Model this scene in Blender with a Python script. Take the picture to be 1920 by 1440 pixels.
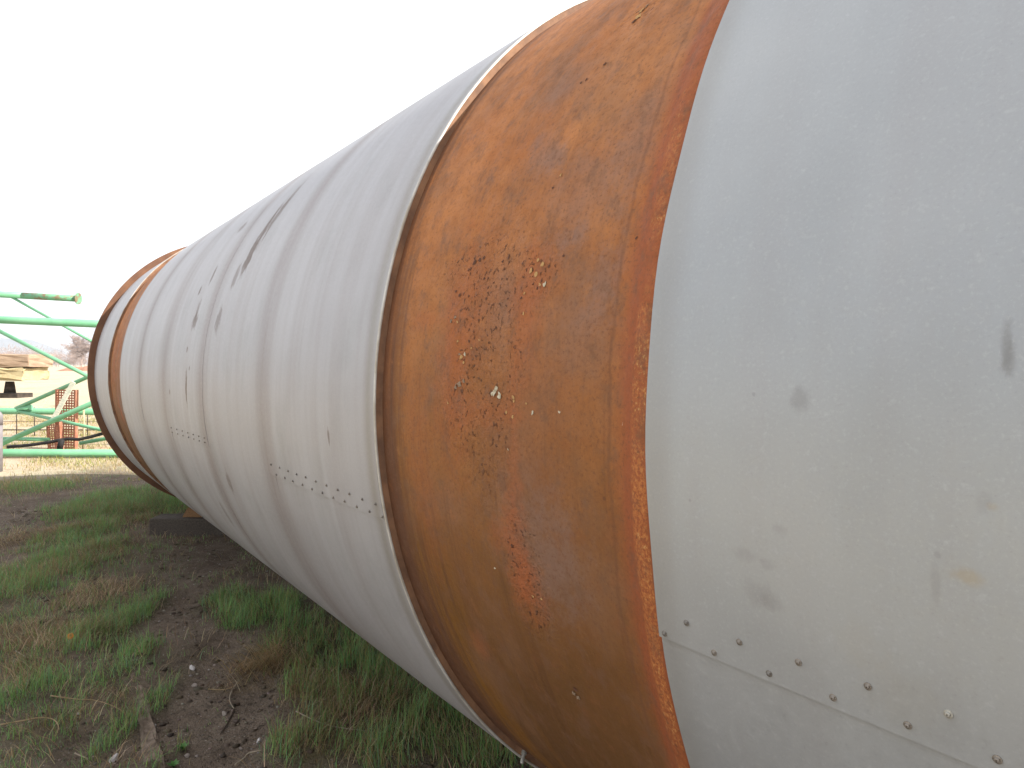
import bpy, bmesh, math, random
import numpy as np
from mathutils import Vector, Matrix

for o in list(bpy.data.objects): bpy.data.objects.remove(o)
scene = bpy.context.scene
COL = scene.collection
R = math.radians
rng = np.random.default_rng(7)
random.seed(7)

# ------------------------------------------------------------------ camera
# world: +Y runs along the drum away from the camera, +X from the camera to the drum
F, PSI, PIT, CAMZ = 1344.9, R(35.49), R(-1.58), 1.62
cam_d = bpy.data.cameras.new('camera')
cam = bpy.data.objects.new('camera', cam_d)
COL.objects.link(cam)
cam_d.sensor_width = 36.0
cam_d.lens = 36.0 * F / 1920.0
cam_d.clip_start = 0.02
cam_d.clip_end = 20000
cam.location = (0, 0, CAMZ)
cam.rotation_euler = (R(90) + PIT, 0, -PSI)
scene.camera = cam

# ------------------------------------------------------------------ light
SUN_EL, SUN_B = R(37), R(51.6)
SUN = Vector((math.cos(SUN_EL) * math.cos(SUN_B), -math.cos(SUN_EL) * math.sin(SUN_B), math.sin(SUN_EL)))
world = bpy.data.worlds.new('World')
scene.world = world
world.use_nodes = True
wt = world.node_tree
wt.nodes.clear()
w_out = wt.nodes.new('ShaderNodeOutputWorld')
w_bg = wt.nodes.new('ShaderNodeBackground')
w_sky = wt.nodes.new('ShaderNodeTexSky')
w_sky.sky_type = 'NISHITA'
w_sky.sun_disc = False
w_sky.sun_elevation = SUN_EL
w_sky.sun_rotation = math.atan2(SUN.x, SUN.y)
w_sky.air_density = 1.0
w_sky.dust_density = 2.0
w_tc = wt.nodes.new('ShaderNodeTexCoord')
w_map = wt.nodes.new('ShaderNodeMapping')
w_map.inputs['Scale'].default_value = (1.0, 1.0, 2.6)
w_no = wt.nodes.new('ShaderNodeTexNoise')
w_no.inputs['Scale'].default_value = 1.6
w_no.inputs['Detail'].default_value = 3
w_no.inputs['Roughness'].default_value = 0.55
w_rp = wt.nodes.new('ShaderNodeMapRange')
w_rp.inputs['From Min'].default_value = 0.30
w_rp.inputs['From Max'].default_value = 0.62
w_rp.inputs['To Min'].default_value = 0.45
w_rp.inputs['To Max'].default_value = 0.95
w_mx = wt.nodes.new('ShaderNodeMix')
w_mx.data_type = 'RGBA'
w_mx.inputs['B'].default_value = (6.6, 6.7, 6.9, 1)      # thin bright cloud
wt.links.new(w_tc.outputs['Generated'], w_map.inputs['Vector'])
wt.links.new(w_map.outputs['Vector'], w_no.inputs['Vector'])
wt.links.new(w_no.outputs['Fac'], w_rp.inputs['Value'])
wt.links.new(w_rp.outputs['Result'], w_mx.inputs['Factor'])
wt.links.new(w_sky.outputs['Color'], w_mx.inputs['A'])
wt.links.new(w_mx.outputs['Result'], w_bg.inputs['Color'])
w_bg.inputs['Strength'].default_value = 0.12
wt.links.new(w_bg.outputs['Background'], w_out.inputs['Surface'])

sun_d = bpy.data.lights.new('sun', 'SUN')
sun_d.energy = 5.0
sun_d.angle = R(0.53)
sun_d.color = (1.0, 0.95, 0.87)
sun = bpy.data.objects.new('sun', sun_d)
COL.objects.link(sun)
sun.rotation_euler = SUN.to_track_quat('Z', 'Y').to_euler()
sun.location = (20, -20, 20)

scene.view_settings.view_transform = 'Standard'
scene.view_settings.look = 'None'
scene.view_settings.gamma = 1.0
scene.view_settings.use_curve_mapping = False
scene.view_settings.exposure = 1.0
cy = scene.cycles
cy.max_bounces = 5; cy.diffuse_bounces = 2; cy.glossy_bounces = 2; cy.transmission_bounces = 3; cy.volume_bounces = 0; cy.transparent_max_bounces = 4

# ------------------------------------------------------------------ helpers
FWD = Vector((math.sin(PSI) * math.cos(PIT), math.cos(PSI) * math.cos(PIT), math.sin(PIT)))
RGT = Vector((math.cos(PSI), -math.sin(PSI), 0))
UPV = RGT.cross(FWD)
EYE = Vector((0, 0, CAMZ))
def ray(px, py):
    return FWD + RGT * ((px - 960) / F) - UPV * ((py - 720) / F)
def at(px, py, depth):
    return EYE + ray(px, py) * depth
def ground(px, py, z=0.0):
    d = ray(px, py)
    return EYE + d * ((z - CAMZ) / d.z)
DX, DZ = 1.927, CAMZ - 0.099                # drum axis
RC, RB = 1.25, 1.2305                        # cladding and bare shell radius
def drum_uv(px, py, r=RC):
    """photo point -> (distance along the drum, arc length up from the side facing the path)"""
    d = ray(px, py)
    ox, oz = -DX, CAMZ - DZ
    a = d.x * d.x + d.z * d.z; b = 2 * (ox * d.x + oz * d.z); c = ox * ox + oz * oz - r * r
    disc = max(b * b - 4 * a * c, 0)
    t = (-b - math.sqrt(disc)) / (2 * a)
    X, Z = ox + d.x * t, oz + d.z * t
    return d.y * t, RC * math.atan2(Z, -X)
def drum_pt(u, v, r):
    th = v / RC
    return Vector((DX - r * math.cos(th), u, DZ + r * math.sin(th)))

def tag(o, label=None, cat=None, group=None, kind=None):
    if label: o['label'] = label
    if cat: o['category'] = cat
    if group: o['group'] = group
    if kind: o['kind'] = kind
    return o
def empty(name, loc=(0, 0, 0)):
    o = bpy.data.objects.new(name, None)
    o.empty_display_size = 0.2
    o.location = loc
    COL.objects.link(o)
    return o
def link_mesh(name, me, mat, parent=None):
    o = bpy.data.objects.new(name, me)
    if mat and not me.materials: me.materials.append(mat)
    COL.objects.link(o)
    if parent is not None:
        o.parent = parent
        o.matrix_parent_inverse = Matrix.Translation(-world_loc(parent))
    return o
def world_loc(o):
    v = Vector(o.location)
    p = o.parent
    while p is not None:
        p = None
    return v
def mesh_from(name, verts, faces, smooth=False, uv=None):
    me = bpy.data.meshes.new(name)
    me.from_pydata([tuple(v) for v in verts], [], faces)
    if smooth is True: me.polygons.foreach_set('use_smooth', [True] * len(me.polygons))
    elif smooth is not False: me.polygons.foreach_set('use_smooth', smooth)
    if uv is not None:
        l = me.uv_layers.new(name='UVMap')
        idx = np.zeros(len(me.loops), dtype=np.int32); me.loops.foreach_get('vertex_index', idx)
        l.data.foreach_set('uv', np.asarray(uv, dtype=np.float32)[idx].ravel())
    me.update()
    return me
def fast_mesh(name, verts, tris, cols=None, smooth=False):
    me = bpy.data.meshes.new(name)
    nv, nf = len(verts), len(tris)
    k = tris.shape[1]
    me.vertices.add(nv); me.vertices.foreach_set('co', np.asarray(verts, np.float32).ravel())
    me.loops.add(nf * k); me.loops.foreach_set('vertex_index', np.asarray(tris, np.int32).ravel())
    me.polygons.add(nf)
    me.polygons.foreach_set('loop_start', np.arange(nf, dtype=np.int32) * k)
    me.polygons.foreach_set('loop_total', np.full(nf, k, np.int32))
    if smooth: me.polygons.foreach_set('use_smooth', np.ones(nf, bool))
    if cols is not None:
        a = me.attributes.new('tint', 'FLOAT_COLOR', 'POINT')
        c = np.ones((nv, 4), np.float32); c[:, :cols.shape[1]] = cols
        a.data.foreach_set('color', c.ravel())
    me.update(calc_edges=True)
    me.validate()
    return me
# value noise for shaping the ground
_perm = rng.random((256, 256))
def vnoise(x, y):
    xi = np.floor(x).astype(int); yi = np.floor(y).astype(int)
    fx = x - xi; fy = y - yi
    fx = fx * fx * (3 - 2 * fx); fy = fy * fy * (3 - 2 * fy)
    a = _perm[xi % 256, yi % 256]; b = _perm[(xi + 1) % 256, yi % 256]
    c = _perm[xi % 256, (yi + 1) % 256]; d = _perm[(xi + 1) % 256, (yi + 1) % 256]
    return (a * (1 - fx) + b * fx) * (1 - fy) + (c * (1 - fx) + d * fx) * fy
def fbm(x, y, o=4):
    s = 0; a = 0.5; t = 0
    for i in range(o):
        s = s + a * vnoise(x * 2 ** i + 17 * i, y * 2 ** i + 31 * i); t += a; a *= 0.55
    return s / t

# ------------------------------------------------------------------ shader helper
class Mat:
    def __init__(self, name, rough=0.8, metal=0.0, spec=0.3):
        self.m = bpy.data.materials.new(name); self.m.use_nodes = True
        self.t = self.m.node_tree; self.n = self.t.nodes; self.l = self.t.links
        self.b = self.n['Principled BSDF']
        self.b.inputs['Roughness'].default_value = rough
        self.b.inputs['Metallic'].default_value = metal
        self.b.inputs['Specular IOR Level'].default_value = spec
    def put(self, sock, val):
        if hasattr(val, 'links') or isinstance(val, bpy.types.NodeSocket): self.l.new(val, sock)
        elif isinstance(val, (tuple, list)):
            v = list(val)
            if len(v) == 3 and sock.type == 'RGBA': v.append(1)
            sock.default_value = v
        else: sock.default_value = val
    def math(self, op, a, b=0.0, c=0.0, clamp=False):
        n = self.n.new('ShaderNodeMath'); n.operation = op; n.use_clamp = clamp
        self.put(n.inputs[0], a); self.put(n.inputs[1], b); self.put(n.inputs[2], c)
        return n.outputs[0]
    def uv(self):
        n = self.n.new('ShaderNodeUVMap'); n.uv_map = 'UVMap'; return n.outputs[0]
    def obj(self):
        n = self.n.new('ShaderNodeTexCoord'); return n.outputs['Object']
    def pos(self):
        n = self.n.new('ShaderNodeNewGeometry'); return n.outputs['Position']
    def scale(self, vec, s, off=(0, 0, 0)):
        n = self.n.new('ShaderNodeVectorMath'); n.operation = 'MULTIPLY_ADD'
        self.put(n.inputs[0], vec); n.inputs[1].default_value = s; n.inputs[2].default_value = off
        return n.outputs[0]
    def noise(self, vec, sc, det=4, rough=0.55, dist=0.0, out='Fac'):
        n = self.n.new('ShaderNodeTexNoise'); self.put(n.inputs['Vector'], vec)
        n.inputs['Scale'].default_value = sc; n.inputs['Detail'].default_value = det
        n.inputs['Roughness'].default_value = rough; n.inputs['Distortion'].default_value = dist
        return n.outputs[out]
    def voro(self, vec, sc, feat='F1', out='Distance', rnd=1.0):
        n = self.n.new('ShaderNodeTexVoronoi'); n.feature = feat; self.put(n.inputs['Vector'], vec)
        n.inputs['Scale'].default_value = sc; n.inputs['Randomness'].default_value = rnd
        return n.outputs[out]
    def rng(self, v, a, b, c=0.0, d=1.0, smooth=True):
        n = self.n.new('ShaderNodeMapRange'); n.interpolation_type = 'SMOOTHSTEP' if smooth else 'LINEAR'
        self.put(n.inputs['Value'], v)
        for k, x in zip(('From Min', 'From Max', 'To Min', 'To Max'), (a, b, c, d)): self.put(n.inputs[k], x)
        return n.outputs[0]
    def mix(self, f, a, b, blend='MIX'):
        n = self.n.new('ShaderNodeMix'); n.data_type = 'RGBA'; n.blend_type = blend
        self.put(n.inputs['Factor'], f)
        self.put(n.inputs['A'], a); self.put(n.inputs['B'], b)
        return n.outputs['Result']
    def sep(self, vec):
        n = self.n.new('ShaderNodeSeparateXYZ'); self.put(n.inputs[0], vec); return n.outputs
    def attr(self, name):
        n = self.n.new('ShaderNodeAttribute'); n.attribute_name = name; return n.outputs['Color']
    def blob(self, vec, c, r, wob, soft=0.35):
        """1 inside an uneven ellipse round c, 0 outside"""
        q = self.scale(vec, (1 / r[0], 1 / r[1], 0), (-c[0] / r[0], -c[1] / r[1], 0))
        n = self.n.new('ShaderNodeVectorMath'); n.operation = 'LENGTH'; self.put(n.inputs[0], q)
        d = self.math('ADD', n.outputs['Value'], wob)
        return self.rng(d, 1 - soft, 1 + soft, 1.0, 0.0)
    def bump(self, h, strength=0.3, dist=0.01, prev=None):
        n = self.n.new('ShaderNodeBump'); n.inputs['Strength'].default_value = strength
        n.inputs['Distance'].default_value = dist; self.put(n.inputs['Height'], h)
        if prev is not None: self.l.new(prev, n.inputs['Normal'])
        return n.outputs[0]
    def color(self, c): self.put(self.b.inputs['Base Color'], c)
    def normal(self, nrm): self.l.new(nrm, self.b.inputs['Normal'])
    def rough(self, v): self.put(self.b.inputs['Roughness'], v)

def simple(name, c1, c2, sc=8, rough=0.8, metal=0.0, bump=0.3, bdist=0.01, det=5, stretch=(1, 1, 1), spec=0.3):
    m = Mat(name, rough, metal, spec)
    v = m.scale(m.obj(), stretch)
    n = m.noise(v, sc, det, 0.6)
    m.color(m.mix(m.rng(n, 0.3, 0.7), c1, c2))
    m.normal(m.bump(m.noise(v, sc * 4, 4, 0.6), bump, bdist))
    return m.m

# ---- weathered aluminium cladding
LAPS = [drum_uv(x, 690)[0] for x in (495, 380, 309, 262)]
U_A, U_B, U_C, U_D = 0.649, 1.481, 5.663, 7.321
def cladding_material(near):
    m = Mat('weathered_aluminium_near' if near else 'weathered_aluminium_far', 0.48, 0.35 if near else 0.22, 0.3)
    uv = m.uv(); s = m.sep(uv); u, v = s[0], s[1]
    big = m.noise(uv, 1.6, 4, 0.55)
    streak = m.noise(m.scale(uv, (30, 1.3, 1)), 1.0, 4, 0.6)           # round the drum
    streak2 = m.noise(m.scale(uv, (9, 0.7, 1), (4, 2, 0)), 1.0, 3, 0.55)
    grain = m.noise(uv, 240, 2, 0.7)
    spang = m.noise(uv, 75, 3, 0.75)
    left = 0.0 if near else 1.0                                      # older, browner sheets further along
    c = m.mix(m.rng(big, 0.3, 0.7), (0.325, 0.340, 0.354), (0.382, 0.394, 0.404)) if near else m.mix(m.rng(big, 0.3, 0.7), (0.350, 0.341, 0.353), (0.392, 0.386, 0.398))
    c = m.mix(m.math('MULTIPLY', m.rng(streak2, 0.4, 0.7), m.math('MULTIPLY_ADD', left, 0.30, 0.15)), c, (0.30, 0.272, 0.272))
    c = m.mix(m.math('MULTIPLY', m.rng(streak, 0.42, 0.72), m.math('MULTIPLY_ADD', left, 0.13, 0.04)), c, (0.255, 0.222, 0.218))
    c = m.mix(m.rng(spang, 0.55, 0.75, 0, 0.30), c, (0.50, 0.51, 0.525))
    c = m.mix(m.rng(spang, 0.25, 0.42, 0.22, 0.0), c, (0.24, 0.245, 0.25))
    c = m.mix(m.rng(grain, 0.52, 0.8, 0, 0.28), c, (0.50, 0.51, 0.51))
    c = m.mix(m.rng(grain, 0.2, 0.42, 0.22, 0.0), c, (0.20, 0.20, 0.20))
    # brown run-off soaked in beside every lap
    wob = m.noise(m.scale(uv, (6, 1.0, 1), (9, 3, 0)), 1.0, 4, 0.6)
    for i, lu in enumerate([] if near else LAPS + [U_C - 0.02]):
        w = (0.15, 0.17, 0.2, 0.22, 0.12)[i]
        d = m.math('ABSOLUTE', m.math('SUBTRACT', u, lu + 0.02))
        f = m.rng(m.math('MULTIPLY_ADD', m.math('SUBTRACT', wob, 0.5), 0.16, d), 0.0, w, 0.58, 0.0)
        c = m.mix(m.math('MULTIPLY', f, m.rng(wob, 0.3, 0.6, 0.35, 1.0)), c, (0.185, 0.142, 0.128))
    # thin dirty line where the edge beads begin
    if near: c = m.mix(m.rng(m.math('ABSOLUTE', m.math('SUBTRACT', u, U_A - 0.01)), 0.0, 0.05, 0.35, 0.0), c, (0.24, 0.225, 0.20))
    else: c = m.mix(m.rng(m.math('ABSOLUTE', m.math('SUBTRACT', u, U_B + 0.03)), 0.0, 0.04, 0.5, 0.0), c, (0.22, 0.20, 0.16))
    # scuffs: (photo x, y, half width along drum m, half height round drum m, strength)
    w2 = m.math('MULTIPLY', m.math('SUBTRACT', m.noise(m.scale(uv, (75, 17, 1)), 1.0, 5, 0.72), 0.5), 3.6)
    w3 = m.math('MULTIPLY', m.math('SUBTRACT', m.noise(m.scale(uv, (60, 40, 1)), 1.0, 4, 0.7), 0.5), 2.4)
    for (px, py, ru, rv, k, fine) in (
            (470, 475, .040, .10, .9, 0), (497, 430, .028, .13, .95, 0), (522, 400, .024, .12, .85, 0), (545, 372, .016, .10, .7, 0), (441, 520, .03, .05, .55, 0),
            (365, 603, .045, .035, .75, 0), (370, 583, .022, .05, .6, 0), (409, 600, .035, .05, .6, 0), (349, 725, .014, .075, .95, 0),
            (375, 545, .02, .02, .8, 0), (400, 515, .018, .045, .75, 0), (351, 655, .014, .012, .7, 0), (355, 690, .014, .012, .6, 0),
            (455, 425, .05, .03, .6, 0), (617, 818, .006, .022, .6, 0), (430, 905, .03, .04, .45, 0), (425, 965, .03, .06, .4, 0),
            (318, 735, .02, .012, .5, 0),
            (1501, 748, .009, .012, .75, 1), (1888, 652, .005, .020, .9, 1), (1895, 668, .005, .015, .7, 1), (1414, 739, .002, .002, .8, 1),
            (1462, 991, .007, .006, .4, 1), (1402, 1040, .014, .007, .38, 1), (1440, 1058, .008, .006, .35, 1),
            (1425, 1113, .018, .013, .42, 1), (1448, 1128, .012, .009, .4, 1), (1295, 938, .002, .002, .7, 1),
            (1846, 940, .006, .010, .35, 1), (1755, 1095, .004, .018, .4, 1), (1760, 1040, .003, .003, .6, 1)):
        if bool(fine) != near: continue
        q = drum_uv(px, py)
        col = (0.095, 0.055, 0.034) if not fine else (0.13, 0.12, 0.11)
        c = m.mix(m.math('MULTIPLY', m.blob(uv, q, (ru, rv), w3 if fine else w2, 0.6 if fine else 0.25), k * (0.36 if fine else 1.0)), c, col)
    for (px, py, ru, rv, k) in () if not near else ((1812, 1080, .011, .006, .55), (1862, 950, .004, .003, .4), (1610, 1210, .02, .02, .10), (1690, 1300, .03, .03, .12)):
        c = m.mix(m.math('MULTIPLY', m.blob(uv, drum_uv(px, py), (ru, rv), w3, 0.7), k * 0.6), c, (0.36, 0.27, 0.12))
    # broad faint darkening patches of settled grime on the near sheet
    gr = m.noise(m.scale(uv, (5, 3, 1), (1, 7, 0)), 1.0, 5, 0.6)
    c = m.mix(m.rng(gr, 0.48, 0.72, 0, 0.12 if near else 0.28), c, (0.235, 0.235, 0.23))
    m.color(c)
    m.rough(m.rng(spang, 0.3, 0.7, 0.40, 0.54))
    b = m.bump(m.noise(m.scale(uv, (1.2, 2.2, 1)), 1.0, 2, 0.4), 0.4, 0.02)
    pass
    m.normal(m.bump(grain, 0.10, 0.0006, b))
    return m.m

# ---- rust
def rust_material():
    m = Mat('rusted_steel', 0.78, 0.0, 0.18)
    uv = m.uv(); s = m.sep(uv); u, v = s[0], s[1]
    n1 = m.noise(uv, 2.6, 5, 0.6)
    n2 = m.noise(m.scale(uv, (1, 1, 1), (5, 9, 0)), 6, 6, 0.65)
    n3 = m.noise(uv, 26, 5, 0.7)
    fine = m.noise(uv, 130, 3, 0.8)
    strk = m.noise(m.scale(uv, (16, 0.55, 1)), 1.0, 4, 0.6)
    strk2 = m.noise(m.scale(uv, (34, 1.2, 1), (3, 8, 0)), 1.0, 5, 0.65)
    wob = m.math('MULTIPLY', m.math('SUBTRACT', m.noise(uv, 9, 4, 0.7), 0.5), 2.0)
    wob3 = m.math('MULTIPLY', m.math('SUBTRACT', m.noise(uv, 22, 5, 0.8), 0.5), 3.2)
    wob2 = m.math('MULTIPLY', m.math('SUBTRACT', m.noise(uv, 24, 5, 0.8), 0.5), 3.4)
    c = m.mix(m.rng(n1, 0.32, 0.68), (0.345, 0.122, 0.036), (0.445, 0.176, 0.056))
    c = m.mix(m.rng(n2, 0.42, 0.66, 0, 0.75), c, (0.265, 0.108, 0.042))
    low = m.rng(m.math('MULTIPLY_ADD', m.math('SUBTRACT', n2, 0.5), 0.7, v), 0.55, -0.70)                                      # more ochre and brown lower down
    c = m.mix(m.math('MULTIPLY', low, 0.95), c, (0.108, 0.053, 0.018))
    c = m.mix(m.math('MULTIPLY', m.math('MULTIPLY', m.rng(strk, 0.42, 0.68), m.rng(u, 0.95, 1.42)), m.math('MULTIPLY_ADD', low, 0.85, 0.1)), c, (0.215, 0.094, 0.013))
    c = m.mix(m.math('MULTIPLY', m.rng(strk2, 0.5, 0.72), m.math('MULTIPLY_ADD', low, 0.45, 0.15)), c, (0.085, 0.038, 0.017))
    pt = m.noise(m.scale(uv, (1.2, 0.8, 1), (11, 2, 0)), 3.4, 4, 0.65)
    c = m.mix(m.rng(pt, 0.50, 0.66, 0, 0.45), c, (0.215, 0.112, 0.062))
    # bluish mill scale showing through
    for (px, py, ru, rv, k) in ((1022, 290, .05, .05, .55), (1040, 300, .03, .03, .6), (1008, 265, .014, .03, .6), (1195, 260, .05, .13, .5), (1060, 445, .03, .02, .6),
                                (1085, 440, .02, .022, .55), (1130, 530, .03, .05, .5), (1165, 480, .012, .07, .5), (1100, 360, .10, .10, .45), (940, 560, .06, .10, .35),
                                (1000, 1020, .12, .12, .5), (1040, 1060, .07, .10, .45), (1090, 620, .07, .08, .30), (840, 950, .08, .05, .30), (985, 780, .10, .35, .18),
                                (1050, 170, .06, .04, .4), (1110, 590, .04, .04, .4)):
        c = m.mix(m.math('MULTIPLY', m.blob(uv, drum_uv(px, py, RB), (ru * 0.8, rv * 0.8), wob2, 0.9), k * 0.72), c, (0.205, 0.135, 0.112))
    # fresh red-orange areas
    for (px, py, ru, rv, k) in ((880, 560, .07, .13, .5), (850, 690, .045, .17, .75), (900, 770, .09, .03, .6), (985, 600, .035, .10, .7), (970, 1035, .028, .10, .85),
                                (990, 1105, .04, .05, .85), (945, 1010, .035, .03, .6), (1185, 640, .035, .6, .45), (1000, 520, .05, .05, .5), (800, 600, .05, .02, .5),
                                (790, 900, .05, .16, .45), (965, 880, .014, .10, .5), (900, 1210, .03, .03, .5)):
        c = m.mix(m.math('MULTIPLY', m.blob(uv, drum_uv(px, py, RB), (ru, rv), wob3, 0.85), k * 0.6), c, (0.350, 0.100, 0.034))
    # dark brown toward the left retaining ring
    c = m.mix(m.rng(m.math('MULTIPLY_ADD', m.math('SUBTRACT', strk2, 0.5), 0.22, m.math('MULTIPLY_ADD', low, 0.08, u)), 1.39, 1.49, 0, 0.8), c, (0.085, 0.038, 0.024))
    # right edge: dark red bead with yellow-orange speckle
    e = m.math('MULTIPLY_ADD', m.math('SUBTRACT', m.noise(m.scale(uv, (8, 5, 1)), 1.0, 4, 0.6), 0.5), 0.03, u)
    c = m.mix(m.rng(e, 0.735, 0.700, 0, 0.8), c, (0.275, 0.075, 0.030))
    c = m.mix(m.rng(m.math('ABSOLUTE', m.math('SUBTRACT', e, 0.742)), 0.0, 0.006, 0.4, 0.0), c, (0.12, 0.055, 0.03))
    sp = m.noise(m.scale(uv, (1, 0.75, 1)), 190, 3, 0.75)
    band = m.math('MULTIPLY', m.math('MULTIPLY', m.rng(e, 0.696, 0.683), m.rng(e, 0.655, 0.662)), m.rng(m.noise(m.scale(uv, (4, 7, 1)), 1.0, 4, 0.7), 0.36, 0.62))
    band = m.math('MULTIPLY', m.math('MULTIPLY', band, m.rng(v, 0.75, 0.30)), m.rng(v, -1.15, -0.55, 0.35, 1.0))
    c = m.mix(m.math('MULTIPLY', m.rng(sp, 0.40, 0.58), band), c, (0.43, 0.150, 0.045))
    c = m.mix(m.math('MULTIPLY', m.rng(sp, 0.55, 0.68), m.math('MULTIPLY', band, m.rng(n2, 0.4, 0.6))), c, (0.62, 0.43, 0.17))
    # pitting in the blistered areas
    pitmask = m.blob(uv, drum_uv(905, 640, RB), (.13, .26), wob, 0.5)
    for (px, py, ru, rv) in ((985, 1075, .05, .13), (900, 500, .12, .06), (1000, 520, .06, .08), (1200, 30, .05, .03)):
        pitmask = m.math('MAXIMUM', pitmask, m.blob(uv, drum_uv(px, py, RB), (ru, rv), wob, 0.5))
    pv = m.noise(m.scale(uv, (1.0, 0.85, 1), (2, 2, 0)), 105, 3, 0.6)
    pits = m.math('MULTIPLY', m.math('MULTIPLY', m.rng(pv, 0.572, 0.67), m.rng(m.noise(uv, 18, 3, 0.6), 0.38, 0.55)), pitmask)
    c = m.mix(m.math('MULTIPLY', pits, 0.9), c, (0.085, 0.035, 0.022))
    few = m.math('MULTIPLY', m.rng(m.voro(uv, 24), 0.10, 0.05), m.rng(m.noise(uv, 4, 3, 0.6), 0.5, 0.65))
    c = m.mix(m.math('MULTIPLY', few, 0.6), c, (0.095, 0.042, 0.026))
    # fine grain and mottling everywhere
    mot = m.noise(m.scale(uv, (1, 0.7, 1), (1, 4, 0)), 19, 5, 0.75)
    c = m.mix(m.rng(mot, 0.48, 0.68, 0, 0.60), c, (0.155, 0.080, 0.046))
    c = m.mix(m.math('MULTIPLY', m.rng(mot, 0.28, 0.44, 0.45, 0.0), m.math('SUBTRACT', 1.0, m.math('MULTIPLY', low, 0.85))), c, (0.41, 0.165, 0.052))
    c = m.mix(m.rng(n3, 0.5, 0.78, 0, 0.40), c, (0.215, 0.082, 0.034))
    c = m.mix(m.rng(fine, 0.50, 0.72, 0, 0.75), c, (0.145, 0.062, 0.030))
    c = m.mix(m.math('MULTIPLY', m.rng(fine, 0.22, 0.45, 0.35, 0.0), m.math('SUBTRACT', 1.0, m.math('MULTIPLY', low, 0.7))), c, (0.44, 0.20, 0.08))
    m.color(c)
    m.rough(m.rng(n3, 0.3, 0.7, 0.60, 0.82))
    b = m.bump(m.noise(uv, 3.0, 3, 0.5), 0.25, 0.01)
    h = m.math('MULTIPLY', m.math('MULTIPLY_ADD', pits, -1.0, m.noise(uv, 70, 4, 0.7)), m.math('MULTIPLY_ADD', pitmask, 0.92, 0.08))
    b = m.bump(h, 0.9, 0.005, b)
    m.normal(m.bump(fine, 0.35, 0.0008, b))
    return m.m

# ------------------------------------------------------------------ ground
def gblob(cx, cy, rx, ry):
    c = ground(cx, cy); a = ground(cx, cy - ry); b = ground(cx, cy + ry)
    depth = (c - EYE).dot(FWD)
    return (c.x, c.y, rx * depth / F, (a - b).length / 2)
RX, RY = RGT.x, RGT.y
FX, FY = math.sin(PSI), math.cos(PSI)
def field(blobs, x, y, jit):
    m = np.zeros_like(x)
    for (cx, cy, rx, ry, k) in blobs:
        dx, dy = x - cx, y - cy
        d = np.hypot((dx * RX + dy * RY) / rx, (dx * FX + dy * FY) / ry) + jit
        m = np.maximum(m, k * np.clip((1.25 - d) / 0.5, 0, 1))
    return m
GREEN = [(*gblob(a, b, c, d), k) for a, b, c, d, k in (
    (235, 944, 125, 26, 1.0), (330, 950, 60, 22, .9), (60, 915, 80, 12, .75), (155, 1003, 55, 26, .9), (190, 1030, 40, 18, .6), (55, 1085, 85, 62, 1.0),
    (130, 1060, 40, 30, .6), (225, 1165, 45, 45, 1.0), (160, 1205, 70, 26, .75), (235, 1240, 40, 45, .95), (80, 1245, 40, 30, .75),
    (95, 1295, 40, 35, .75), (10, 1320, 35, 45, .8), (70, 1385, 60, 22, .7), (265, 1330, 30, 80, .8), (120, 1345, 40, 16, .5), (20, 1165, 30, 25, .6),
    (420, 1125, 45, 20, .85), (490, 1150, 90, 30, 1.0), (590, 1195, 110, 45, 1.0), (690, 1270, 100, 60, 1.0), (800, 1350, 120, 70, 1.0), (900, 1420, 90, 45, 1.0),
    (600, 1270, 70, 40, .7), (660, 1340, 90, 40, .7), (560, 1405, 75, 40, .9), (700, 1425, 120, 40, .8), (340, 1395, 8, 10, .8), (300, 1425, 20, 18, .5), (90, 1150, 170, 110, .35), (110, 1320, 170, 120, .30), (180, 1080, 90, 60, .35))]
STRAW = [(*gblob(a, b, c, d), k) for a, b, c, d, k in (
    (90, 1195, 110, 28, 1.0), (185, 1115, 60, 28, .8), (140, 1060, 40, 40, .7), (105, 1000, 35, 18, .7), (60, 1265, 50, 28, .8), (495, 1248, 55, 12, 1.0), (450, 1275, 60, 12, .6),
    (625, 1320, 60, 40, .9), (700, 1330, 60, 50, .6), (560, 1290, 30, 40, .6), (200, 1310, 60, 20, .4), (180, 960, 90, 8, .5), (270, 975, 60, 5, .7), (90, 1360, 60, 18, .4), (230, 1420, 50, 20, .4),
    (600, 1390, 80, 40, .5), (30, 1010, 40, 16, .6))]
BARE = [(*gblob(a, b, c, d), k) for a, b, c, d, k in (
    (45, 962, 75, 27, 1.0), (330, 1060, 110, 45, .8), (330, 1150, 72, 60, 1.0), (365, 1290, 92, 90, 1.0), (415, 1390, 95, 60, 1.0), (460, 1310, 60, 50, .8), (180, 1395, 60, 35, .9), (150, 902, 160, 9, .6))]
def near_height(x, y):
    h = 0.030 * (fbm(x * 1.7, y * 1.7) - 0.5) + 0.022 * (fbm(x * 7 + 5, y * 7) - 0.5) + 0.008 * (fbm(x * 31, y * 31 + 9, 3) - 0.5)
    h = h - 0.030 * field(BARE, x, y, 0.3 * (fbm(x * 5, y * 5) - .5)) + 0.020 * field(GREEN, x, y, 0)
    near = np.clip((15 - y) / 5, 0, 1) * np.clip((4.5 - np.abs(x - 1)) / 2, 0, 1)
    return h * near
def sgrid(lo, hi, step, far, n=26):
    mid = np.arange(lo, hi + 1e-6, step)
    g = np.geomspace(step, far, n)
    return np.concatenate([lo - np.cumsum(g)[::-1], mid, hi + np.cumsum(g)])
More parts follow.
